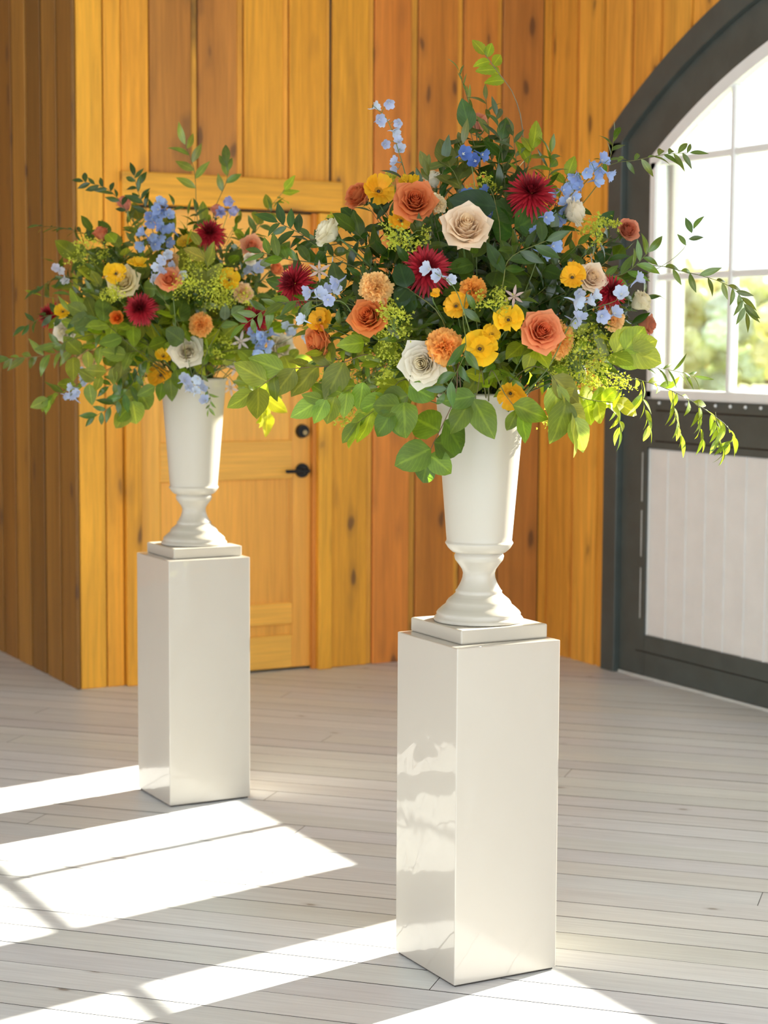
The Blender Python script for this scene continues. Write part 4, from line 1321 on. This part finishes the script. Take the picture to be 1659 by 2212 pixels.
# left arrangement
branch(LB, 'upright stem with spaced pale leaves at the top of the left arrangement', [(430, 560), (424, 450), (420, 370), (400, 312)], 'ruscus', 6, .075, (.13, .23, .05), 6.02, start=.6, spread=48, avoid=False, face=camdir(0, .2, 1))
branch(LB, 'stem ending in one dark leaf at the top right of the left arrangement', [(450, 560), (462, 460), (490, 390), (490, 355)], 'ruscus', 5, .080, (.08, .17, .035), 6.0, start=.62, spread=32, avoid=False, face=camdir(0, .2, 1))
branch(LB, 'dark upright sprig at the upper left of the left arrangement', [(350, 580), (322, 470), (300, 420), (290, 380)], 'ruscus', 10, .058, (.03, .085, .02), 6.0, start=.52, spread=50, avoid=False, face=camdir(0, .2, 1))
branch(LB, 'curled dark sprig leaning far left at the top', [(340, 580), (275, 460), (235, 410), (180, 392)], 'ruscus', 12, .052, (.03, .085, .02), 6.0, start=.5, spread=48, avoid=False, face=camdir(0, .2, 1))
branch(LB, 'dark sprig pointing left above the flank', [(300, 600), (210, 520), (150, 495), (85, 488)], 'vine', 12, .050, (.04, .10, .025), 6.02, start=.5, spread=45, avoid=False)
branch(LB, 'glossy sprig reaching left at mid height', [(290, 650), (200, 610), (130, 600), (80, 625)], 'ruscus', 10, .055, (.03, .09, .02), 6.0, start=.5, spread=50, avoid=False)
branch(LB, 'dark leaves around the far left chrysanthemum', [(280, 680), (170, 690), (110, 680), (55, 705)], 'ruscus', 9, .062, (.03, .09, .02), 5.93, start=.5, spread=50, avoid=False, face=camdir(0, .2, 1))
branch(LB, 'low branch of green leaves touching the left border', [(290, 740), (170, 752), (95, 768), (20, 775)], 'ruscus', 13, .072, (.10, .19, .04), 5.98, start=.42, spread=48, avoid=False, stem_col=(.25, .14, .05), face=camdir(0, .3, 1))
branch(LB, 'drooping leaves at the lower left of the left arrangement', [(300, 780), (190, 820), (130, 850), (105, 862)], 'broad', 8, .065, (.11, .21, .035), 6.0, start=.5, spread=48, avoid=False)
branch(LB, 'hanging dark sprig left of the left urn', [(320, 780), (285, 830), (250, 870), (205, 900)], 'ruscus', 12, .062, (.05, .13, .03), 5.86, start=.4, spread=52, avoid=False, hang=.2, face=camdir(0, .2, 1))
branch(LB, 'lime round leaves hanging left of the left urn', [(330, 790), (300, 840), (275, 885)], 'round', 6, .080, (.15, .27, .035), 5.90, start=.45, spread=55, face=camdir(0, .2, 1))
branch(LB, 'large smooth leaf spray left of centre', [(300, 760), (230, 700), (190, 680)], 'broad', 7, .095, (.10, .19, .045), 5.78, start=.45, spread=55, face=camdir(0, .25, 1))
branch(LB, 'round leaves at the heart of the left arrangement', [(400, 760), (385, 700), (330, 610)], 'round', 7, .085, (.07, .15, .035), 5.72, start=.4, spread=60, face=camdir(0, .2, 1))
branch(LB, 'pale olive leaves below the top chrysanthemum', [(440, 680), (450, 590), (430, 530)], 'broad', 7, .080, (.19, .26, .07), 5.74, start=.5, spread=50, face=camdir(-.1, .3, 1))
branch(LB, 'blue green leaves right of the apricot carnation', [(440, 780), (480, 700), (500, 680)], 'broad', 5, .075, (.11, .22, .16), 5.73, start=.5, spread=50, face=camdir(.1, .2, 1))
branch(LB, 'lime leaves at the upper right of the left arrangement', [(480, 620), (560, 480), (615, 410)], 'broad', 8, .070, (.16, .28, .04), 6.02, start=.5, spread=48, avoid=False, stem_col=(.2, .16, .06))
branch(LB, 'glossy sprig at the right shoulder of the left arrangement', [(480, 640), (540, 520), (590, 450)], 'ruscus', 9, .062, (.07, .15, .05), 5.98, start=.5, spread=50)
branch(LB, 'lime sunlit leaves hanging right of the left urn', [(470, 790), (545, 820), (575, 860), (578, 890)], 'broad', 8, .085, (.24, .36, .04), 6.05, start=.45, spread=45, avoid=False, hang=.3)
branch(LB, 'green leaves right of the left urn rim', [(460, 790), (510, 800), (550, 830)], 'broad', 6, .080, (.15, .26, .04), 5.90, start=.4, spread=50)
branch(LB, 'thin trailing shoot in front of the left urn', [(430, 800), (440, 830), (455, 860), (450, 885)], 'vine', 9, .034, (.09, .19, .04), 5.80, start=.35, spread=50, avoid=False, hang=.3, stem_r=.001)


for lab, px, kd, nn, sz, col in (
        ('lime broad leaves filling the lower left of the left arrangement', [(310, 740), (230, 745), (150, 775)], 'broad', 11, .080, (.15, .25, .04)),
        ('olive broad leaves sweeping down at the lower left of the left arrangement', [(310, 760), (250, 790), (185, 835)], 'broad', 11, .078, (.13, .22, .05)),
        ('dark narrow leaves between urn and lower left blooms of the left arrangement', [(330, 780), (285, 800), (235, 835)], 'ruscus', 14, .062, (.05, .13, .03)),
        ('green narrow leaves behind the far left white rose', [(300, 720), (210, 720), (120, 745)], 'ruscus', 14, .065, (.08, .17, .035)),
        ('lime leaves stretching right below the white rose of the left arrangement', [(450, 780), (530, 785), (605, 800)], 'broad', 11, .080, (.19, .30, .045)),
        ('green leaves filling the right flank under the left arrangement chrysanthemum', [(460, 770), (560, 755), (635, 775)], 'broad', 11, .075, (.14, .24, .04)),
        ('narrow leaves hanging right of the left urn rim', [(440, 790), (490, 810), (520, 850)], 'ruscus', 12, .060, (.10, .20, .035)),
        ('broad leaves drooping over the left urn rim', [(390, 790), (370, 815), (335, 835)], 'broad', 8, .075, (.10, .20, .035))):
    branch(LB, lab, px, kd, nn, sz, col, 5.86, start=.30, spread=55, face=camdir(0, .25, 1))


# ---- filler greenery: many cut stems, told apart only by leaf and region
def fill(B, n, seed, kinds, k0=.86, k1=1.08, size=1.0, front=False, zr=(1.0, -.86)):
    rg = random.Random(seed)
    for i in range(n):
        z = zr[0] + (zr[1] - zr[0]) * (i + .5) / n
        a = i * 2.399963 + rg.uniform(-.3, .3)
        q = math.sqrt(max(0, 1 - z * z))
        d = B.side * (q * math.cos(a)) + B.ahead * (q * math.sin(a))
        if d.dot(B.ahead) > .35 and (front or rg.random() < .6): continue
        k = rg.uniform(k0, k1)
        def pt(f, zz): return B.ctr + B.side * (d.dot(B.side) * B.rx * f) + B.ahead * (d.dot(B.ahead) * B.rd * f) + Vector((0, 0, zz * B.rz * f))
        end = pt(k, z)
        mo = B.m(rg)
        mid = mo.lerp(pt(.55, z * .8), .75)
        if z < -.3: mid.z = max(mid.z, RIM + .035)
        if end.z < RIM + .02 and (Vector((end.x, end.y, 0)) - Vector((B.mouth.x, B.mouth.y, 0))).length < .17:
            end.z = RIM + .03
        kind, sz, col, nn, sp = rg.choice(kinds[0] if z > -.25 else kinds[1])
        u = d.dot(B.side)
        ver = 'top' if z > .7 else ('upper' if z > .3 else ('middle' if z > -.1 else ('lower' if z > -.5 else 'bottom')))
        hor = 'far left' if u < -.65 else ('left' if u < -.22 else ('right' if .22 < u < .65 else ('far right' if u >= .65 else 'centre')))
        if d.dot(B.ahead) > .2: hor = 'back ' + hor
        look = {'ruscus': 'narrow', 'vine': 'slim', 'broad': 'broad', 'round': 'round'}[kind]
        shade = 'light green' if col[1] > .19 else ('mid green' if col[1] > .11 else 'dark green')
        depth_word = 'deep inside' if k1 < .85 else ('spread across' if k1 > 1 else 'between blooms at')
        lab = '%s %s leaved sprig %s %s %s of the %s' % (shade, look, depth_word, ver, hor, B.name)
        sprig('greenery_sprig', lab, 'foliage', [mo, mid, end], kind, nn, sz * size, col, rg, start=.24, group='filler greenery of the ' + B.name, ctr=B.ctr, spread=sp, stem_r=.0014)


KU = [("ruscus", .064, (.018, .055, .013), 17, 50), ("ruscus", .062, (.042, .10, .016), 17, 50), ("vine", .060, (.016, .05, .012), 18, 48), ("ruscus", .060, (.028, .08, .016), 18, 55), ("broad", .072, (.018, .058, .014), 12, 55), ("broad", .068, (.045, .105, .018), 12, 55)]  # upper leaf colours darkened to deepen the shade in the bouquet's core
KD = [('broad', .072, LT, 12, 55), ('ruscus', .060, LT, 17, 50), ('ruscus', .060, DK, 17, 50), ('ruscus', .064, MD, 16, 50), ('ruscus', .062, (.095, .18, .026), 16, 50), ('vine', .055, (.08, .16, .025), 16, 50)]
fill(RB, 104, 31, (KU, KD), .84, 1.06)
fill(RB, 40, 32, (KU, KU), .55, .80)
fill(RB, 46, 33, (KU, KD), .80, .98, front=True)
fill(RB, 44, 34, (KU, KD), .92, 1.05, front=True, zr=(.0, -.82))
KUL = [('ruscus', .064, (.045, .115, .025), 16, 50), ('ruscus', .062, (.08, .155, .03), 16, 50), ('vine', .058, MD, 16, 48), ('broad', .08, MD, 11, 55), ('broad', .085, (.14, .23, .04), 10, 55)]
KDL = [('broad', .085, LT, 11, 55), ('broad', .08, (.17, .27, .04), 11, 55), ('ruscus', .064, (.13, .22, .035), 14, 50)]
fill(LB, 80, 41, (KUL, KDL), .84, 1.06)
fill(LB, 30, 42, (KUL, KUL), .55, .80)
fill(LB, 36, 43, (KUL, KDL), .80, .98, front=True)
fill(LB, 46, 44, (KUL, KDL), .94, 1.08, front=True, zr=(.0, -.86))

# ------------------------------------------------------------------ outside the glazed doors
gr = link('ground_outside', mesh('ground_outside', [(X_W + .12, -60, -.25), (12, -60, -.3), (420, -300, -10), (420, 500, -10), (12, 80, -.3), (X_W + .12, 40, -.25)], [[0, 1, 4, 5], [1, 2, 3, 4]], M_GRASS))
tag(gr, 'pale meadow sloping away outside the doors', None, None, 'structure')
# porch post
pp = at(1450, 800, 9.75)
post = empty('porch_post', (pp.x, pp.y, -.28)); tag(post, 'white porch post seen through the left window panes', 'post')
link('shaft', box_mesh('shaft', (-.045, -.045, .10), (.045, .045, 3.3), M_WHITE, .006), post)
link('plinth', box_mesh('plinth', (-.075, -.075, 0), (.075, .075, .10), M_WHITE, .006), post)
tg = random.Random(77)
TONES = [('golden', (.74, .66, .34)), ('pale yellow', (.78, .74, .46)), ('olive', (.58, .60, .36)), ('tawny', (.72, .60, .38)), ('grey green', (.54, .60, .52))]  # crown colours lightened to put distance haze into them
k = 0
for row, (dist, hgt, cnt, word) in enumerate(((140, 8.0, 6, 'near'), (215, 13.5, 6, 'middle'), (300, 20, 7, 'far'))):
    for i in range(cnt):
        ang = math.radians(5.5 + 12.5 * (i + .5 + tg.uniform(-.15, .15)) / cnt)
        w = cam2room(math.sin(ang) * dist, math.cos(ang) * dist, 0)
        gz = -.3 - (w.x - 12) / 408 * 9.7
        h = hgt * tg.uniform(.88, 1.10)
        tn, col = TONES[(i * 2 + row * 3) % 5]
        root = empty('tree', (w.x, w.y, gz))
        tag(root, 'hazy %s tree beyond the window, number %s from the left in the %s row' % (tn, ['one', 'two', 'three', 'four', 'five', 'six', 'seven'][i], word), 'tree', 'trees beyond the window')
        vs, fs = tube_geo([Vector((0, 0, 0)), Vector((.1, 0, h * .3)), Vector((0, .1, h * .6))], h * .025, h * .012, 7)
        link('trunk', mesh('trunk', vs, fs, M_BARK, True), root)
        bm2 = bmesh.new()
        half = dist * math.radians(12.5) / cnt * .56
        for b in range(16):
            rr_ = h * tg.uniform(.13, .20)
            zz = h * (.10 + .78 * (b / 15) ** .9)
            wd = half * (.75 if zz < .6 * h else .75 * (1.25 - zz / h) / .65)
            c = Vector((tg.uniform(-wd, wd), tg.uniform(-wd, wd), zz))
            ret = bmesh.ops.create_icosphere(bm2, subdivisions=3, radius=rr_)
            for v in ret['verts']:
                dd = v.co.normalized()
                s = 1 + .16 * math.sin(dd.x * 9 + b) * math.sin(dd.y * 8 + i) + .12 * math.sin(dd.z * 13 + dd.x * 11 + b * 2) + tg.uniform(-.09, .09)
                v.co = Vector((v.co.x * s, v.co.y * s, v.co.z * s * .85)) + c
        me = bpy.data.meshes.new('crown'); bm2.to_mesh(me); bm2.free(); me.materials.append(M_TREE)
        link('crown', me, root, None, col)
